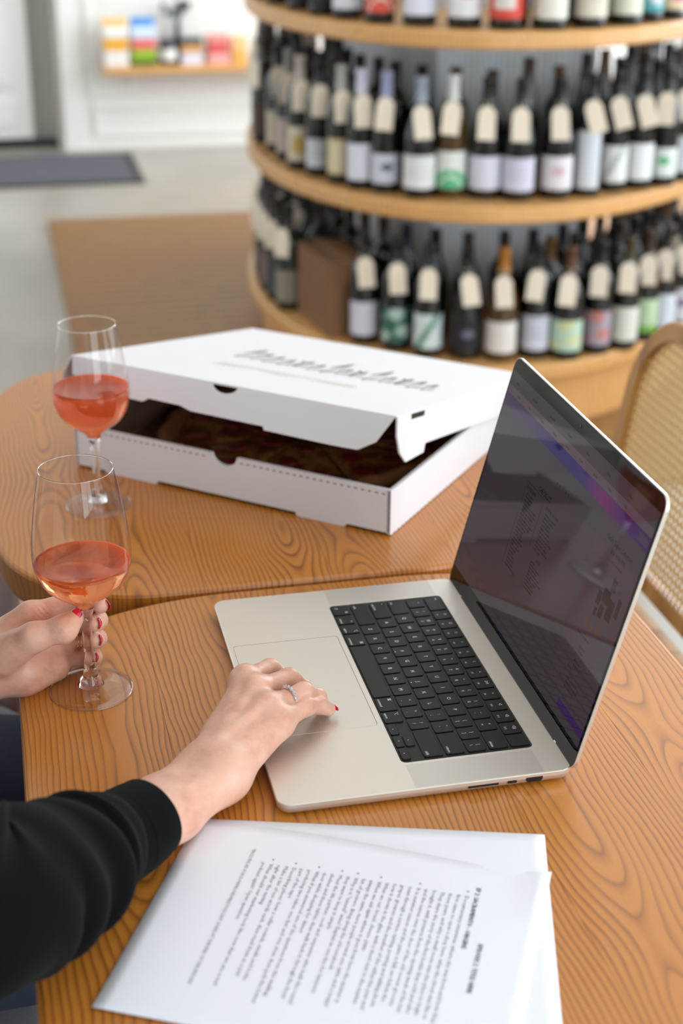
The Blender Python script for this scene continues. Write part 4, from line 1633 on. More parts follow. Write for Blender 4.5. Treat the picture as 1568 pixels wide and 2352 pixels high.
for lev, rows in enumerate((ROW0, ROW1, ROW2)):
    for i, (x, y, stl, gc, lc, pt, c2_, cp, lb) in enumerate(rows):
        z0, z1, half = 0.026, 0.118, 74
        if stl == 'burgundy':
            z1 = 0.108
        if 'tall narrow' in lb:
            z0, z1, half = 0.022, 0.165, 48
        if 'small' in lb and lev == 1:
            z1 = 0.10
        if lev == 2:
            z1 = 0.128
        roll = rb.uniform(-0.16, 0.10) if lev < 2 else 0
        if lev == 1 and 1.14 < x < 1.36:
            roll = -0.30
        bottle(x, y, SZ[lev], face_cam(x, y, rb.uniform(-0.06, 0.06)), stl, gc, lc, pt, c2_, cp, lb, (G0, G1, G2)[lev], True, z0, z1, half, roll)
        placed[lev].append((x, y))

# carton on the lowest shelf
bx = empty('carton', (0.588, 2.80, SZ[0]), R_(8))
tag(bx, 'brown cardboard carton standing on the lowest shelf left of the bottles', 'carton')
obj('carton_body', rounded_box(0.125, 0.26, 0.205, 0.003, 1), M['card_kraft'], bx)
bm = bmesh.new()
add_box(bm, -0.0625, 0.0625, -0.13, -0.001, 0.2052, 0.2075)
add_box(bm, -0.0625, 0.0625, 0.001, 0.13, 0.2052, 0.2075)
obj('carton_flap', bm, M['card_kraft'], bx)
bm = bmesh.new()
add_box(bm, -0.02, 0.02, -0.131, 0.131, 0.2076, 0.2080)
add_box(bm, -0.02, 0.02, -0.1312, -0.1302, 0.15, 0.2080)
obj('tape', bm, M['kraft_tape'], bx)


def free(lev, x, y, d=0.082):
    if 0.885 - 0.05 < x < 1.345 + 0.05 and 2.86 - 0.05 < y < 4.25:
        return False
    if lev == 0:
        dx, dy = x - 0.588, y - 2.80
        u, v = dx * math.cos(R_(8)) + dy * math.sin(R_(8)), -dx * math.sin(R_(8)) + dy * math.cos(R_(8))
        if abs(u) < 0.0625 + 0.045 and abs(v) < 0.13 + 0.045:
            return False
    return all((x - a) ** 2 + (y - b) ** 2 > d * d for a, b in placed[lev]) and inside(x, y, 0.046)


# bottles that show round the left bend of the lowest and middle shelf
for lev, x, y, st_, g_, lc, cp_, lb in (
        (0, 0.590, 3.285, 'bordeaux', 'black', (62, 126, 158), (60, 58, 58), 'dark bottle with sky blue label at the left bend of the lowest shelf'),
        (0, 0.572, 3.400, 'bordeaux', 'green', (170, 154, 122), (14, 30, 24), 'deep green bottle with tan label behind the sky blue one'),
        (0, 0.580, 3.175, 'bordeaux', 'black', (96, 74, 76), (30, 24, 24), 'dark bottle with dull plum brown label nearest the left of the carton'),
        (1, 0.585, 3.870, 'flute', 'amber', (150, 138, 124), (116, 92, 24), 'slim olive bottle with gold capsule far round the left end of the middle shelf')):
    bottle(x, y, SZ[lev], math.atan2(y - EY, x - EX) + math.pi / 2 + 0.5, st_, g_, lc, 'plain', None, cp_, lb, 'bottles round the left bend of the %s shelf' % ('lowest', 'middle')[lev])
    placed[lev].append((x, y))
LEFT = {}
rest = {0: [], 1: [], 2: []}
for lev in (0, 1, 2):
    n_left = 0
    for k in range(400):
        th = math.pi + 2 * math.pi * k / 400
        x, y = oval(0.055, th)
        if not (-0.4 < x < 1.8 and y < 4.2):
            continue
        if free(lev, x, y, 0.088):
            rest[lev].append((x, y, 0))
            placed[lev].append((x, y))
    for ring, k_in in ((1, 0.15), (2, 0.245)):
        for k in range(400):
            th = math.pi + 2 * math.pi * k / 400
            x, y = oval(k_in, th)
            if y > 3.4 or x > 1.72 or (ring == 2 and lev == 2):
                continue
            x += rb.uniform(-0.006, 0.006)
            y += rb.uniform(-0.006, 0.006)
            if free(lev, x, y, 0.088):
                rest[lev].append((x, y, ring))
                placed[lev].append((x, y))
CAPS = [(16, 16, 16), (24, 22, 22), (40, 26, 18), (92, 62, 22), (60, 44, 36), (30, 34, 46), (20, 26, 20)]
CAPS1 = CAPS + [(200, 204, 208), (126, 150, 40), (214, 216, 214), (26, 26, 26)]
nm = ('lowest', 'middle', 'top')
CAPN = {(16, 16, 16): 'black', (24, 22, 22): 'black', (40, 26, 18): 'dark brown', (92, 62, 22): 'bronze', (60, 44, 36): 'brown', (30, 34, 46): 'navy', (20, 26, 20): 'dark green',
        (200, 204, 208): 'silver', (126, 150, 40): 'lime green', (214, 216, 214): 'white', (26, 26, 26): 'black'}
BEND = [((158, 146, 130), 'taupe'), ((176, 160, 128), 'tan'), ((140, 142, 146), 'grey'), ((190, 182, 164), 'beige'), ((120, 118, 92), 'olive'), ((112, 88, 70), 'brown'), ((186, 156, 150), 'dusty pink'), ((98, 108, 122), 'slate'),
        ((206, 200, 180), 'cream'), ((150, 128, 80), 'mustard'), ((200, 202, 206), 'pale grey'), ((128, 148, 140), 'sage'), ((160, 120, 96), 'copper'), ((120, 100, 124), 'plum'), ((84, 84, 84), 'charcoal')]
BEND = [(tuple(int(v * 0.68) for v in c_), n_) for c_, n_ in BEND]  # label colours darkened to put the shade of the left side into them
BENDR = [((214, 218, 222), 'white'), ((196, 206, 216), 'pale blue'), ((216, 210, 190), 'cream'), ((190, 206, 186), 'pale green'), ((214, 196, 196), 'pale pink'), ((180, 182, 186), 'grey'), ((208, 190, 150), 'straw yellow'), ((150, 170, 190), 'steel blue'),
         ((188, 170, 150), 'tan'), ((160, 186, 160), 'green'), ((190, 150, 140), 'terracotta'), ((120, 130, 150), 'slate'), ((200, 180, 210), 'lilac'), ((230, 220, 120), 'yellow'), ((90, 90, 96), 'charcoal'), ((140, 60, 60), 'red')]
used_labels = set()
FRONT = (ROW0, ROW1, ROW2)


def short(lb):
    """the front bottle's own description without its place"""
    q = lb.replace('dark bottle with ', '').replace('bottle with ', '').replace('olive amber ', '')
    for w in (' standing', ' on the', ', ', ' left of', ' right of', ' at the', ' round', ' second', ' and a white'):
        q = q.split(w)[0]
    return ' '.join(q.split()[:6])


for lev in (0, 1, 2):
    li = 0
    nb = {'left': 0, 'right': 0}
    for x, y, ring in rest[lev]:
        stl = rb.choice(['bordeaux', 'bordeaux', 'burgundy', 'flute'] if lev == 1 else ['bordeaux', 'bordeaux', 'burgundy'])
        gc = rb.choice(['black', 'black', 'black', 'green'])
        cp = rb.choice(CAPS1 if (lev == 1 and x > 1.0) else CAPS)
        if ring == 0:
            left = x < 0.75
            side = 'left' if left else 'right'
            fc = math.atan2(y - EY, x - EX) + math.pi / 2 + 0.25 if left else face_cam(x, y, 0.2)
            if left and lev in LEFT and li < len(LEFT[lev]) and ((lev == 0 and y < 3.35) or lev == 1):
                st_, g_, lc, pt, c2_, cp_, lb = LEFT[lev][li]
                li += 1
                bottle(x, y, SZ[lev], fc, st_, g_, lc, pt, c2_, cp_, lb, 'bottles round the left bend of the %s shelf' % nm[lev])
            else:
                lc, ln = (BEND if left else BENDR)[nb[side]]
                nb[side] += 1
                lb = 'dark bottle with a %s label round the %s bend of the %s shelf' % (ln, side, nm[lev])
                bottle(x, y, SZ[lev], fc, 'bordeaux', gc, lc, 'plain', None, cp, lb, 'bottles round the %s bend of the %s shelf' % (side, nm[lev]))
        else:
            fr_b = min(FRONT[lev], key=lambda q: abs(math.atan2(q[0] - CAMX, q[1] - CAMY) - math.atan2(x - CAMX, y - CAMY)))
            for q in range(30):
                lb = '%s capped bottle %s row behind %s, %s shelf' % (CAPN[cp], 'second' if ring == 1 else 'third', short(fr_b[8]), nm[lev])
                if lb not in used_labels:
                    break
                cp = CAPS1[q % len(CAPS1)]
            used_labels.add(lb)
            bottle(x, y, SZ[lev], face_cam(x, y), stl, gc, None, 'plain', None, cp, lb, 'bottles in the back rows of the %s shelf' % nm[lev], False)

# ------------------------------------------------------------------ wall shelf with packets
ws = empty('wall_shelf', (0.95, WY, 0.40))
tag(ws, 'narrow wooden wall shelf of packets on the white back wall', 'shelf')
bm = bmesh.new()
add_box(bm, -0.70, 0.70, -0.185, -0.001, -0.014, 0.02)
bevel_all(bm, 0.004, 2)
obj('shelf_board', bm, M['shelf'], ws)
for xx in (-0.55, 0.55):
    bm = bmesh.new()
    add_box(bm, xx - 0.015, xx + 0.015, -0.15, -0.001, -0.026, -0.0145)
    add_box(bm, xx - 0.015, xx + 0.015, -0.012, -0.001, -0.12, -0.026)
    obj('bracket', bm, M['white_trim'], ws)
WS = 0.4205


def packet(x, w, h_, cols, label, shape='box', d=0.075):
    """cols: list of (colour, height share) from bottom to top"""
    r = empty('packet' if shape != 'jar' else 'jar', (x, WY - 0.10, WS))
    tag(r, label, 'packet' if shape != 'jar' else 'jar', 'goods on the wall shelf')
    z = 0.0
    if shape == 'jar':
        pr = [(w / 2 * 0.85, 0.0), (w / 2, 0.006), (w / 2, h_ * 0.72), (w / 2 * 0.8, h_ * 0.84), (w / 2 * 0.78, h_ * 0.86)]
        obj('jar_body', lathe(pr, 20), cmat(cols[0][0], 0.25), r)
        obj('jar_lid', lathe([(w / 2 * 0.84, h_ * 0.861), (w / 2 * 0.84, h_ * 0.99), (w / 2 * 0.8, h_)], 20), cmat(cols[2][0], 0.4), r)
        obj('jar_label', lathe([(w / 2 + 0.0006, h_ * 0.2), (w / 2 + 0.0006, h_ * 0.62)], 20, True, False, False), cmat(cols[1][0], 0.6), r)
        return
    rings = []
    bands = [0]
    for c_, s_ in cols:
        bands.append(bands[-1] + s_)
    tot = bands[-1]
    for j, (c_, s_) in enumerate(cols):
        za, zb = h_ * bands[j] / tot, h_ * bands[j + 1] / tot
        zs = [za + (zb - za) * q / 2 for q in range(3)]

        def ring(z):
            f = z / h_
            pin = 1.0 if shape == 'box' else max(0.12, 1 - max(0, f - 0.72) * 3.2)
            return [(a, b, z) for a, b in rrect(w, d * pin, min(0.006, d * pin * 0.3), 2)]
        obj('band', loft([ring(z) for z in zs], j == 0, j == len(cols) - 1), cmat(c_, 0.45), r)


WHT = (236, 236, 234)
packet(0.318, 0.115, 0.225, [(WHT, .35), ((240, 178, 60), .3), (WHT, .25), ((240, 190, 120), .2)], 'white packet with orange bands at the left end of the wall shelf', 'bag')
packet(0.452, 0.115, 0.225, [((60, 96, 40), .12), ((150, 190, 50), .22), ((232, 110, 110), .22), ((206, 222, 240), .26), ((72, 140, 212), .18)], 'packet banded blue, pink and green on the wall shelf', 'bag')
packet(0.572, 0.085, 0.12, [((58, 58, 66), .5), (WHT, .2), ((60, 60, 70), .1)], 'dark jar with white label on the wall shelf', 'jar')
packet(0.688, 0.105, 0.125, [((222, 222, 236), .4), ((206, 150, 96), .3), ((60, 84, 84), .2)], 'low packet banded white, tan and dark green on the wall shelf', 'box')
packet(0.822, 0.105, 0.135, [((236, 170, 168), .3), ((214, 92, 92), .3), ((232, 150, 140), .2)], 'pink and red packet on the wall shelf', 'box')
packet(0.925, 0.075, 0.125, [((232, 176, 96), .5), ((238, 196, 140), .4)], 'orange packet right of the pink and red one on the wall shelf', 'box')
# dried flowers in a dark vase behind the packets
vz = empty('vase', (0.632, WY - 0.045, WS))
tag(vz, 'dark vase of dusky dried flowers behind the packets on the wall shelf', 'vase')
obj('vase_body', lathe([(0.02, 0), (0.028, 0.02), (0.030, 0.08), (0.018, 0.14), (0.014, 0.19), (0.017, 0.20)], 20), cmat((66, 50, 58), 0.3), vz)
for k in range(9):
    a = rb.uniform(0, 6.28)
    e = Vector((0.075 * math.cos(a), 0.028 * math.sin(a), 0.24 + rb.uniform(-0.01, 0.06)))
    s_ = obj('flower_stem', tube([(0, 0, 0.18), e * 0.75 + Vector((0, 0, 0.05)), e], 0.0018, 5), cmat((70, 84, 66), 0.8), vz)
    bm = bmesh.new()
    bmesh.ops.create_icosphere(bm, subdivisions=1, radius=0.018)
    for v in bm.verts:
        v.co *= rb.uniform(0.7, 1.2)
    obj('flower_head', bm, cmat(rb.choice([(58, 48, 60), (96, 88, 104), (64, 80, 84)]), 0.9), s_, e)


# ------------------------------------------------------------------ the person: two arms on a seated body
per = tag(empty('person', (-0.66, 0.08, 0.46)), 'person in black sweater and jeans, one hand on the laptop, one holding a glass', 'person')
PO = Vector((-0.66, 0.08, 0.46))


def pobj(name, V, F, mat, parent=per, sm=True):
    off = np.array(PO)
    return obj(name, mesh_from(np.asarray(V) - off, F, sm), mat, parent)


# right hand on the trackpad
RH = dict(w=(-0.1702, -0.139, 0.7655), f1=(-0.2130, -0.1790, 0.7650), f2=(-0.283, -0.264, 0.778),
          iM=(-0.1262, -0.0320, 0.7835), iP=(-0.0995, -0.0065, 0.7770), iD=(-0.0860, -0.0085, 0.7660), iT=(-0.0795, -0.0090, 0.7598),
          mM=(-0.1212, -0.0550, 0.7850), mP=(-0.0868, -0.0300, 0.7790), mD=(-0.0740, -0.0290, 0.7665), mT=(-0.0700, -0.0290, 0.7600),
          rM=(-0.1160, -0.0810, 0.7830), rP=(-0.0800, -0.0610, 0.7825), rD=(-0.0655, -0.0510, 0.7695), rT=(-0.0610, -0.0478, 0.7605),
          pM=(-0.1080, -0.0945, 0.7770), pP=(-0.0810, -0.0740, 0.7760), pD=(-0.0665, -0.0635, 0.7690), pT=(-0.0575, -0.0592, 0.7615),
          wr=(-0.1775, -0.1320, 0.7665), wu=(-0.1610, -0.1480, 0.7655), t1=(-0.1600, -0.0950, 0.7665), t2=(-0.1320, -0.0420, 0.7640), t3=(-0.1070, -0.0180, 0.7610))
h = {k: np.array(v) for k, v in RH.items()}


def finger(p, r, k=0.004):
    return blend([cone(p[i], p[i + 1], r[i], r[i + 1]) for i in range(len(p) - 1)], k)


fgR = [finger([h['iM'], h['iP'], h['iD'], h['iT']], [0.0100, 0.0086, 0.0078, 0.0066]),
       finger([h['mM'], h['mP'], h['mD'], h['mT']], [0.0102, 0.0090, 0.0080, 0.0068]),
       finger([h['rM'], h['rP'], h['rD'], h['rT']], [0.0098, 0.0085, 0.0077, 0.0065]),
       finger([h['pM'], h['pP'], h['pD'], h['pT']], [0.0094, 0.0080, 0.0072, 0.0062])]
knR = [ellip(h[k] + np.array([0, 0, 0.0012]), (r, r, r)) for k, r in (('iM', 0.0112), ('mM', 0.0116), ('rM', 0.0110), ('pM', 0.0100))]
palmR = blend([cone(h['wr'], h['iM'] + (0.001, -0.002, -0.003), 0.0155, 0.0115), cone(h['w'], h['mM'] + (0, 0, -0.003), 0.0165, 0.0120), cone(h['w'], h['rM'] + (0, 0, -0.004), 0.0165, 0.0120),
               cone(h['wu'], h['pM'] + (0, 0, -0.003), 0.0155, 0.0115), cone(h['t1'], h['t2'], 0.0130, 0.0100), cone(h['t2'], h['t3'], 0.0100, 0.0075)] + knR, 0.013)
tendR = [cone(h['w'] + (0.006, 0.012, 0.0165), h[k] + (0, 0, 0.0096), 0.0014, 0.0017) for k in ('iM', 'mM', 'rM')]
armR = blend([cone(h['wr'], h['f1'] + (-0.006, 0.006, 0.0), 0.0168, 0.0215), cone(h['wu'], h['f1'] + (0.006, -0.006, 0.0), 0.0168, 0.0215),
              cone(h['f1'] + (-0.006, 0.006, 0.0), h['f2'], 0.0215, 0.025), cone(h['f1'] + (0.006, -0.006, 0), h['f2'], 0.0215, 0.025), ellip(h['wu'] + (-0.008, -0.002, 0.009), (0.010, 0.010, 0.009))], 0.010)


def rightF(X, Y, Z):
    pal = smin(palmR(X, Y, Z), armR(X, Y, Z), 0.018)
    for tf in tendR:
        pal = smin(pal, tf(X, Y, Z), 0.009)
    fs = [f(X, Y, Z) for f in fgR]
    d = fs[0]
    for f in fs[1:]:
        d = smin(d, f, 0.0022)
    d = smin(pal, d, 0.0075)
    # wrinkles over the middle joints
    for k in ('iP', 'mP', 'rP', 'pP'):
        c_ = h[k]
        q = np.sqrt((X - c_[0]) ** 2 + (Y - c_[1]) ** 2 + (Z - c_[2] - 0.006) ** 2)
        d = d + 0.00022 * np.sin((X - c_[0]) * 3600 + (Y - c_[1]) * 2600) * np.exp(-(q / 0.0075) ** 2)
    return d


V1, F1 = surface_nets(rightF, (-0.262, -0.262, 0.7395), (-0.042, 0.035, 0.812), 0.00125)

# left hand round the stem
LHD = dict(iM=(-0.3028, 0.0800, 0.8087), iP=(-0.2627, 0.0980, 0.8087), iD=(-0.2460, 0.0830, 0.8155), iT=(-0.2405, 0.0640, 0.8198),
           mM=(-0.2979, 0.0880, 0.7922), mP=(-0.2530, 0.1000, 0.7856), mD=(-0.2434, 0.0810, 0.7960), mT=(-0.2471, 0.0630, 0.8029),
           rM=(-0.2964, 0.0900, 0.7745), rP=(-0.2542, 0.1010, 0.7658), rD=(-0.2449, 0.0820, 0.7760), rT=(-0.2473, 0.0640, 0.7848),
           pM=(-0.2916, 0.0870, 0.7554), pP=(-0.2587, 0.0980, 0.7504), pD=(-0.2496, 0.0830, 0.7567), pT=(-0.2510, 0.0670, 0.7654),
           tC=(-0.3303, 0.0520, 0.7858), tM=(-0.3013, 0.0375, 0.8085), tI=(-0.2757, 0.0340, 0.8155), tT=(-0.2665, 0.0395, 0.8205),
           w=(-0.3600, 0.0680, 0.7640), heel=(-0.3150, 0.0640, 0.7605), f1=(-0.43, 0.085, 0.752), f2=(-0.52, 0.115, 0.748))
g = {k: np.array(v) for k, v in LHD.items()}
fgL = [finger([g['iM'], g['iP'], g['iD'], g['iT']], [0.0106, 0.0094, 0.0086, 0.0076]),
       finger([g['mM'], g['mP'], g['mD'], g['mT']], [0.0108, 0.0096, 0.0088, 0.0080]),
       finger([g['rM'], g['rP'], g['rD'], g['rT']], [0.0104, 0.0092, 0.0085, 0.0077]),
       finger([g['pM'], g['pP'], g['pD'], g['pT']], [0.0095, 0.0083, 0.0077, 0.0068])]
thL = blend([cone(g['tC'], g['tM'], 0.0190, 0.0130), cone(g['tM'], g['tI'], 0.0128, 0.0108), cone(g['tI'], g['tT'], 0.0106, 0.0088), ellip(g['tI'], (0.0114, 0.0112, 0.0114))], 0.006)
palmL = blend([cone(g['w'] + (0, 0.004, 0.012), g['iM'], 0.0170, 0.0120), cone(g['w'], g['mM'], 0.0175, 0.0120), cone(g['w'], g['rM'], 0.0175, 0.0120),
               cone(g['w'] + (0, 0, -0.006), g['pM'], 0.0160, 0.0115), cone(g['w'] + (0, -0.002, 0.0), g['heel'], 0.0170, 0.0150), cone(g['heel'], g['pM'] + (0.010, 0.004, -0.001), 0.0150, 0.0100), cone((-0.352, 0.062, 0.7555), (-0.312, 0.064, 0.7565), 0.0185, 0.0150), cone((-0.312, 0.064, 0.7565), (-0.284, 0.076, 0.7525), 0.0150, 0.0110)], 0.013)
armL = blend([cone(g['w'], g['f1'], 0.0235, 0.028), cone(g['w'] + (0, 0.004, 0.012), g['f1'] + (0, 0.003, 0.012), 0.0170, 0.024), cone(g['f1'], g['f2'], 0.030, 0.037)], 0.015)


def leftF(X, Y, Z):
    pal = smin(smin(palmL(X, Y, Z), armL(X, Y, Z), 0.018), thL(X, Y, Z), 0.009)
    fs = [f(X, Y, Z) for f in fgL]
    d = fs[0]
    for f in fs[1:]:
        d = smin(d, f, 0.0022)
    d = smin(pal, d, 0.008)
    for c_ in (g['tI'] + (0.001, -0.008, 0.0), g['heel'] + (-0.008, -0.014, 0.022), g['iM'] + (0.010, -0.010, 0.002)):
        q = np.sqrt((X - c_[0]) ** 2 + (Y - c_[1]) ** 2 + (Z - c_[2]) ** 2)
        d = d + 0.00035 * np.sin((X - c_[0]) * 1700 + (Z - c_[2]) * 1200) * np.exp(-(q / 0.010) ** 2)
    return d


V2, F2 = surface_nets(leftF, (-0.455, 0.018, 0.7025), (-0.225, 0.125, 0.842), 0.00125)

# upper body, coarse, under the clothes; shoulders, neck and head
shR, elR = np.array((-0.57, -0.13, 1.05)), np.array((-0.385, -0.330, 0.845))
shL, elL = np.array((-0.60, 0.27, 1.05)), np.array((-0.585, 0.28, 0.775))
hip = np.array((-0.66, 0.08, 0.56))
nk = np.array((-0.575, 0.06, 1.14))
hd = np.array((-0.535, 0.05, 1.30))
bodyF = blend([cone(hip, (-0.63, 0.08, 0.80), 0.125, 0.105), cone((-0.63, 0.08, 0.80), (-0.59, 0.07, 1.0), 0.105, 0.115), cone(shR, shL, 0.052, 0.052),
               cone(shR, elR, 0.046, 0.037), cone(elR, h['f2'] + (-0.01, -0.01, 0.004), 0.037, 0.030), cone(shL, elL, 0.046, 0.037), cone(elL, g['f2'], 0.037, 0.030),
               cone((-0.59, 0.07, 1.05), nk, 0.06, 0.050), cone(nk, hd + (0.0, 0, -0.06), 0.050, 0.048)], 0.03)
headF = blend([ellip(hd + (-0.012, 0, 0.03), (0.095, 0.074, 0.095)), ellip(hd + (0.028, 0, -0.045), (0.060, 0.054, 0.068)), ellip(hd + (0.060, 0, -0.092), (0.022, 0.024, 0.020))], 0.03)
noseF = cone(hd + (0.080, 0, 0.010), hd + (0.101, 0, -0.030), 0.0075, 0.0125)
lipsF = ellip(hd + (0.076, 0, -0.062), (0.012, 0.022, 0.008))
earF = [ellip(hd + (-0.010, s * 0.075, -0.012), (0.020, 0.008, 0.031)) for s in (-1, 1)]
eyeF = [ellip(hd + (0.083, s * 0.031, 0.004), (0.016, 0.018, 0.012)) for s in (-1, 1)]


def fullF(X, Y, Z):
    d = smin(bodyF(X, Y, Z), headF(X, Y, Z), 0.03)
    for e in eyeF:
        d = -smin(-d, e(X, Y, Z), 0.012)
    d = smin(d, noseF(X, Y, Z), 0.012)
    d = smin(d, lipsF(X, Y, Z), 0.008)
    for e in earF:
        d = smin(d, e(X, Y, Z), 0.006)
    return d


V3, F3 = surface_nets(fullF, (-0.86, -0.42, 0.44), (-0.25, 0.36, 1.45), 0.006)
off = 0
VV, FF = [], []
for V_, F_ in ((V1, F1), (V2, F2), (V3, F3)):
    VV.append(V_)
    FF.append(F_ + off)
    off += len(V_)
body = pobj('body', np.concatenate(VV), np.concatenate(FF), M['skin'])


def nail(P, d, n, L_=0.0112, W=0.0086):
    """a slightly domed nail plate; d = towards the fingertip, n = outward"""
    d = Vector(d).normalized()
    n = Vector(n)
    n = (n - d * n.dot(d)).normalized()
    s = d.cross(n)
    V, F = [], []
    NU, NV = 8, 8
    for lay in (0, 1):
        for j in range(NV + 1):
            for i in range(NU + 1):
                u, v = i / NU * 2 - 1, j / NV * 2 - 1
                # squircle outline
                q = max(abs(u), abs(v))
                rr = (abs(u) ** 3.2 + abs(v) ** 3.2) ** (1 / 3.2)
                k_ = q / rr if rr > 0 else 1
                uu, vv = u * k_, v * k_
                hgt = -0.42 * W * (uu * uu) * 0.55 - 0.0009 * vv * vv - lay * 0.0007
                V.append(Vector(P) + s * (uu * W / 2) + d * (vv * L_ / 2) + n * hgt)
    m_ = (NU + 1) * (NV + 1)
    for j in range(NV):
        for i in range(NU):
            a = j * (NU + 1) + i
            F.append((a, a + 1, a + NU + 2, a + NU + 1))
            F.append((m_ + a + NU + 1, m_ + a + NU + 2, m_ + a + 1, m_ + a))
    ed = [i for i in range(NU + 1)] + [(j + 1) * (NU + 1) + NU for j in range(NV)] + [NV * (NU + 1) + NU - 1 - i for i in range(NU)] + [(NV - 1 - j) * (NU + 1) for j in range(NV - 1)]
    for a, b in zip(ed, ed[1:] + ed[:1]):
        F.append((b, a, a + m_, b + m_))
    return pobj('nail', np.array([tuple(v) for v in V]), F, M['nail'], body)


def along(D, T, rt, n, push=0.0):
    d = T - D
    d = d / np.linalg.norm(d)
    n = np.array(n, float)
    n = n - d * (n @ d)
    n = n / np.linalg.norm(n)
    return T + d * (rt * 0.42 + push) + n * (rt * 0.93), d, n


for a, b, r in (('iD', 'iT', 0.0066), ('mD', 'mT', 0.0068), ('rD', 'rT', 0.0065), ('pD', 'pT', 0.0062)):
    P, d, n = along(h[a], h[b], r, (0.9, 0.25, 0.55))
    nail(P, d, n, 0.0120, 0.0094 if r > 0.0063 else 0.0090)
for a, b, r in (('iD', 'iT', 0.0076), ('mD', 'mT', 0.0080), ('rD', 'rT', 0.0077), ('pD', 'pT', 0.0068)):
    P, d, n = along(g[a], g[b], r, (1.0, -0.35, 0.12))
    nail(P, d, n, 0.0125, 0.0106 if r > 0.0070 else 0.0090)
P, d, n = along(g['tI'], g['tT'], 0.0088, (-0.75, -0.75, 0.25), -0.001)
nail(P, d, n, 0.0135, 0.0112)
P, d, n = along(h['t2'], h['t3'], 0.0075, (-0.2, 0.4, 1.0))
nail(P, d, n, 0.0115, 0.0096)


def sleeve(path, n, seg, folds, floor_z=None):
    """path rows: x, y, z, radius"""
    Q = catmull(path, n)
    cen = [Vector(q[:3]) for q in Q]
    rad = [float(q[3]) for q in Q]
    rings = tube_pts(cen, rad, seg)
    s = 0.0
    out = []
    for i, rg_ in enumerate(rings):
        if i:
            s += (cen[i] - cen[i - 1]).length
        row = []
        amp = folds * min(1.0, max(0.0, (s - 0.058) / 0.03))
        for k, p in enumerate(rg_):
            a = 2 * math.pi * k / seg
            ph = s * 190 + 1.7 * math.sin(a + 0.7) + 0.9 * math.sin(2 * a + s * 20)
            w_ = math.sin(ph)
            dsp = amp * (abs(w_) ** 0.7 * (1 if w_ > 0 else -0.6)) * (0.65 + 0.5 * math.sin(a * 1.0 + s * 33 + 2))
            dr = (p - cen[i]).normalized()
            q = p + dr * dsp
            if floor_z is not None and q.x > -0.335 and q.z < floor_z:
                q.z = floor_z + (q.z - floor_z) * 0.03
            row.append(q)
        out.append(row)
    return out


rowsR = sleeve([(-0.2275, -0.1955, 0.7712, 0.0318), (-0.2370, -0.2050, 0.7718, 0.0338), (-0.2500, -0.2170, 0.7735, 0.0352), (-0.2610, -0.2270, 0.7765, 0.0365), (-0.2690, -0.2370, 0.7810, 0.0405),
                (-0.2850, -0.2580, 0.7890, 0.0450), (-0.3000, -0.2820, 0.7990, 0.0500), (-0.3200, -0.3050, 0.8090, 0.0545), (-0.3600, -0.3380, 0.8260, 0.0620), (-0.4200, -0.3050, 0.8800, 0.0700), (-0.5000, -0.2000, 0.9700, 0.0760), (-0.5850, -0.0900, 1.0400, 0.0850)], 150, 56, 0.0062, 0.7412)
rowsL = sleeve([(-0.4300, 0.0850, 0.7550, 0.0370), (-0.4500, 0.0900, 0.7545, 0.0400), (-0.4750, 0.0980, 0.7535, 0.0420), (-0.5000, 0.1100, 0.7530, 0.0520), (-0.5600, 0.2000, 0.7600, 0.0640), (-0.5950, 0.2700, 0.8200, 0.0680), (-0.6000, 0.2800, 0.9200, 0.0680), (-0.6000, 0.2500, 1.0100, 0.0720), (-0.6000, 0.2000, 1.0400, 0.0850)], 80, 40, 0.005)
bm = loft(rowsR[26:], False, True, True)
join(bm, loft(rowsL[12:], False, True, True))
tr = []
for z, cx_, rx, ry in ((0.47, -0.665, 0.150, 0.185), (0.52, -0.665, 0.158, 0.19), (0.62, -0.655, 0.140, 0.175), (0.75, -0.640, 0.128, 0.165), (0.88, -0.615, 0.132, 0.18), (0.98, -0.60, 0.130, 0.20), (1.05, -0.593, 0.110, 0.185), (1.10, -0.586, 0.078, 0.105), (1.125, -0.580, 0.064, 0.068), (1.145, -0.578, 0.058, 0.060)):
    tr.append([(cx_ + rx * math.cos(2 * math.pi * i / 40) + 0.004 * math.sin(z * 60 + i * 0.9), 0.075 + ry * math.sin(2 * math.pi * i / 40), z) for i in range(40)])
join(bm, loft(tr, False, False, True))
bm.transform(Matrix.Translation(-PO))
bmesh.ops.recalc_face_normals(bm, faces=bm.faces)
for f in bm.faces:
    f.smooth = True
sw = obj('sweater', bm, M['sweater'], per)
so_ = sw.modifiers.new('cloth', 'SOLIDIFY')
so_.thickness = 0.0022
so_.offset = -1
for rows, k_ in ((rowsR, 28), (rowsL, 14)):
    # knitted cuff: a folded tube that ends in a rolled edge
    rg2 = [list(r) for r in rows[:k_]]
    c0 = sum(rg2[0], Vector()) / len(rg2[0])
    ax = (sum(rg2[1], Vector()) / len(rg2[1]) - c0).normalized()
    inner = [[c0 + (p - c0) * f + ax * o_ for p in rg2[0]] for f, o_ in ((0.90, 0.012), (0.90, 0.004), (0.93, 0.0008), (0.965, -0.0002))]
    bm = loft(inner + rg2, False, False, True)
    bm.transform(Matrix.Translation(-PO))
    bmesh.ops.recalc_face_normals(bm, faces=bm.faces)
    obj('cuff', bm, M['sweater'], sw)

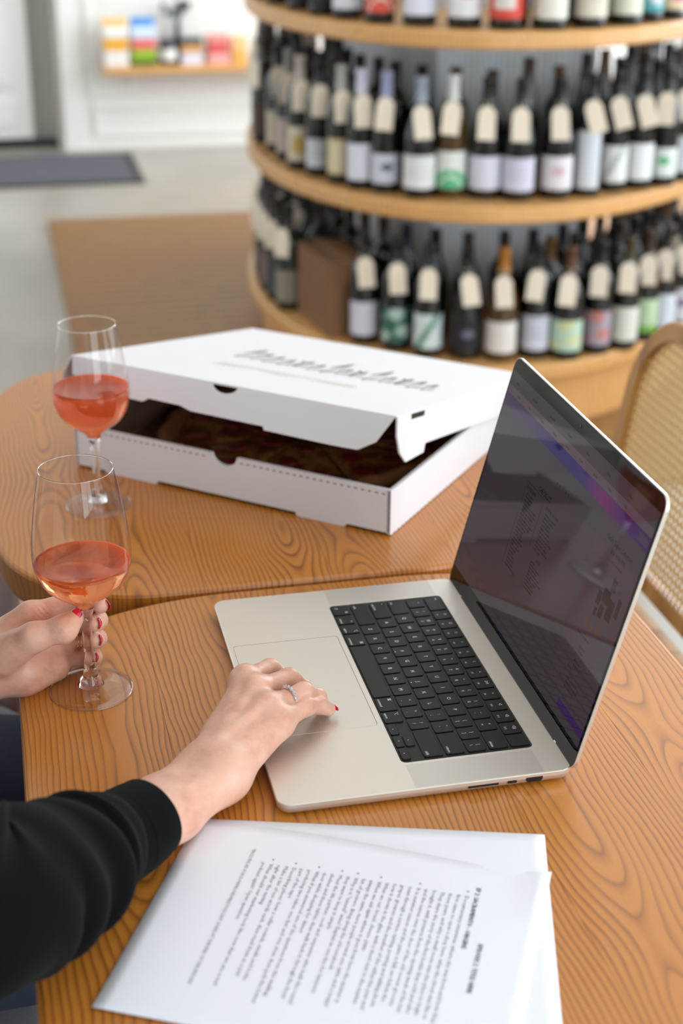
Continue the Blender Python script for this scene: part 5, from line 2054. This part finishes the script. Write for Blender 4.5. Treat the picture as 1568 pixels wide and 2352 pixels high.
# jeans and shoes
bm = bmesh.new()
for yc, kx in ((-0.03, -0.20), (0.19, -0.22)):
    Q = catmull([(-0.74, yc * 0.6 + 0.035, 0.555, 0.098), (-0.60, yc, 0.562, 0.092), (-0.42, yc, 0.560, 0.080), (kx - 0.06, yc, 0.545, 0.068), (kx, yc, 0.50, 0.064), (kx + 0.01, yc, 0.42, 0.058), (kx - 0.02, yc, 0.25, 0.056), (kx - 0.04, yc, 0.09, 0.055)], 48)
    rows = tube_pts([q[:3] for q in Q], [float(q[3]) for q in Q], 28)
    join(bm, loft(rows, True, True, True))
join(bm, loft([[(-0.68 + rx * math.cos(2 * math.pi * i / 32), 0.08 + ry * math.sin(2 * math.pi * i / 32), z) for i in range(32)] for z, rx, ry in ((0.465, 0.12, 0.15), (0.50, 0.145, 0.175), (0.58, 0.145, 0.178), (0.63, 0.13, 0.165))], True, True, True))
bm.transform(Matrix.Translation(-PO))
jn = obj('jeans', bm, M['jeans'], per)
rm_ = jn.modifiers.new('merge', 'REMESH')
rm_.mode = 'VOXEL'
rm_.voxel_size = 0.008
rm_.use_smooth_shade = True
for yc, kx in ((-0.03, -0.24), (0.19, -0.26)):
    bm = loft([[(kx + 0.05 + (a * lx_), yc + b * wy_, z) for a, b in [(math.cos(2 * math.pi * i / 24) * (1.25 if math.cos(2 * math.pi * i / 24) > 0 else 0.85), math.sin(2 * math.pi * i / 24)) for i in range(24)]] for z, lx_, wy_ in ((0.0005, 0.105, 0.045), (0.02, 0.11, 0.048), (0.045, 0.10, 0.046), (0.075, 0.07, 0.042), (0.10, 0.055, 0.045))], True, True, True)
    bm.transform(Matrix.Translation(-PO))
    obj('shoe', bm, M['black'], per)

# hair: a cap with a low bun
hairF = blend([ellip(hd + (-0.022, 0, 0.040), (0.098, 0.082, 0.098)), ellip(hd + (-0.060, 0, -0.02), (0.060, 0.070, 0.080)), ellip(hd + (-0.118, 0, -0.045), (0.036, 0.038, 0.036))], 0.03)
cutF = ellip(hd + (0.085, 0, -0.030), (0.075, 0.085, 0.105))


def hF(X, Y, Z):
    d = hairF(X, Y, Z) + 0.0012 * np.sin(Y * 300 + Z * 90)
    return np.maximum(d, -cutF(X, Y, Z))


V4, F4 = surface_nets(hF, (-0.72, -0.06, 1.16), (-0.42, 0.17, 1.46), 0.004)
pobj('hair', V4, F4, M['hair'])
for s in (-1, 1):
    e = lathe([(0.0001, 0.0115), (0.005, 0.0104), (0.0085, 0.0077), (0.0108, 0.004), (0.0115, 0.0)], 20, True, False, False)
    bm = bmesh.new()
    bmesh.ops.create_uvsphere(bm, u_segments=20, v_segments=14, radius=0.0115)
    e.free()
    smooth(bm)
    for f in bm.faces:
        f.material_index = 1 if f.calc_center_median().x > 0.0100 else 0
    c_ = Vector(hd) + Vector((0.072, s * 0.031, 0.004)) - PO
    obj('eye', bm, [M['white_trim'], M['hair']], per, c_)

# rings on the fingers
ax_ = Vector(h['rP'] - h['rM']).normalized()
c_ = Vector(h['rM'] + (h['rP'] - h['rM']) * 0.60)
upv = (Vector((0.15, -0.25, 1)) - ax_ * Vector((0.15, -0.25, 1)).dot(ax_)).normalized()
sd_ = ax_.cross(upv)
RM = Matrix((sd_, upv, ax_)).transposed().to_4x4()
rg1 = empty('finger_ring', c_)
rg1.matrix_world = Matrix.Translation(c_) @ RM
tag(rg1, 'silver ring set with a row of clear stones on the hand resting on the trackpad', 'ring')
rr = 0.0098
obj('band', lathe([(rr, -0.0012), (rr + 0.0011, -0.0009), (rr + 0.0014, 0), (rr + 0.0011, 0.0009), (rr, 0.0012), (rr, -0.0012)], 48, True, False, False), M['silver'], rg1)
for k in range(7):
    a = R_(90 - 54 + k * 18)
    r0 = (0.0012, 0.0015, 0.0018, 0.0020, 0.0018, 0.0015, 0.0012)[k]
    bm = bmesh.new()
    bmesh.ops.create_icosphere(bm, subdivisions=1, radius=r0)
    obj('stone', bm, M['gem'], rg1, ((rr + 0.0016) * math.cos(a), (rr + 0.0016) * math.sin(a), 0))
ax_ = Vector(g['rP'] - g['rM']).normalized()
for q, fr__ in enumerate((0.78, 0.86)):
    pass
c_ = Vector(g['rM'] + (g['rP'] - g['rM']) * 0.78)
rg2_ = empty('finger_ring', c_)
rg2_.matrix_world = Matrix.Translation(c_) @ ax_.to_track_quat('Z', 'Y').to_matrix().to_4x4()
tag(rg2_, 'double gold band ring on the hand holding the glass', 'ring')
for o_ in (-0.0016, 0.0016):
    obj('band', lathe([(0.0098, o_ - 0.0011), (0.0108, o_ - 0.0008), (0.0110, o_), (0.0108, o_ + 0.0008), (0.0098, o_ + 0.0011), (0.0098, o_ - 0.0011)], 48, True, False, False), M['gold'], rg2_)
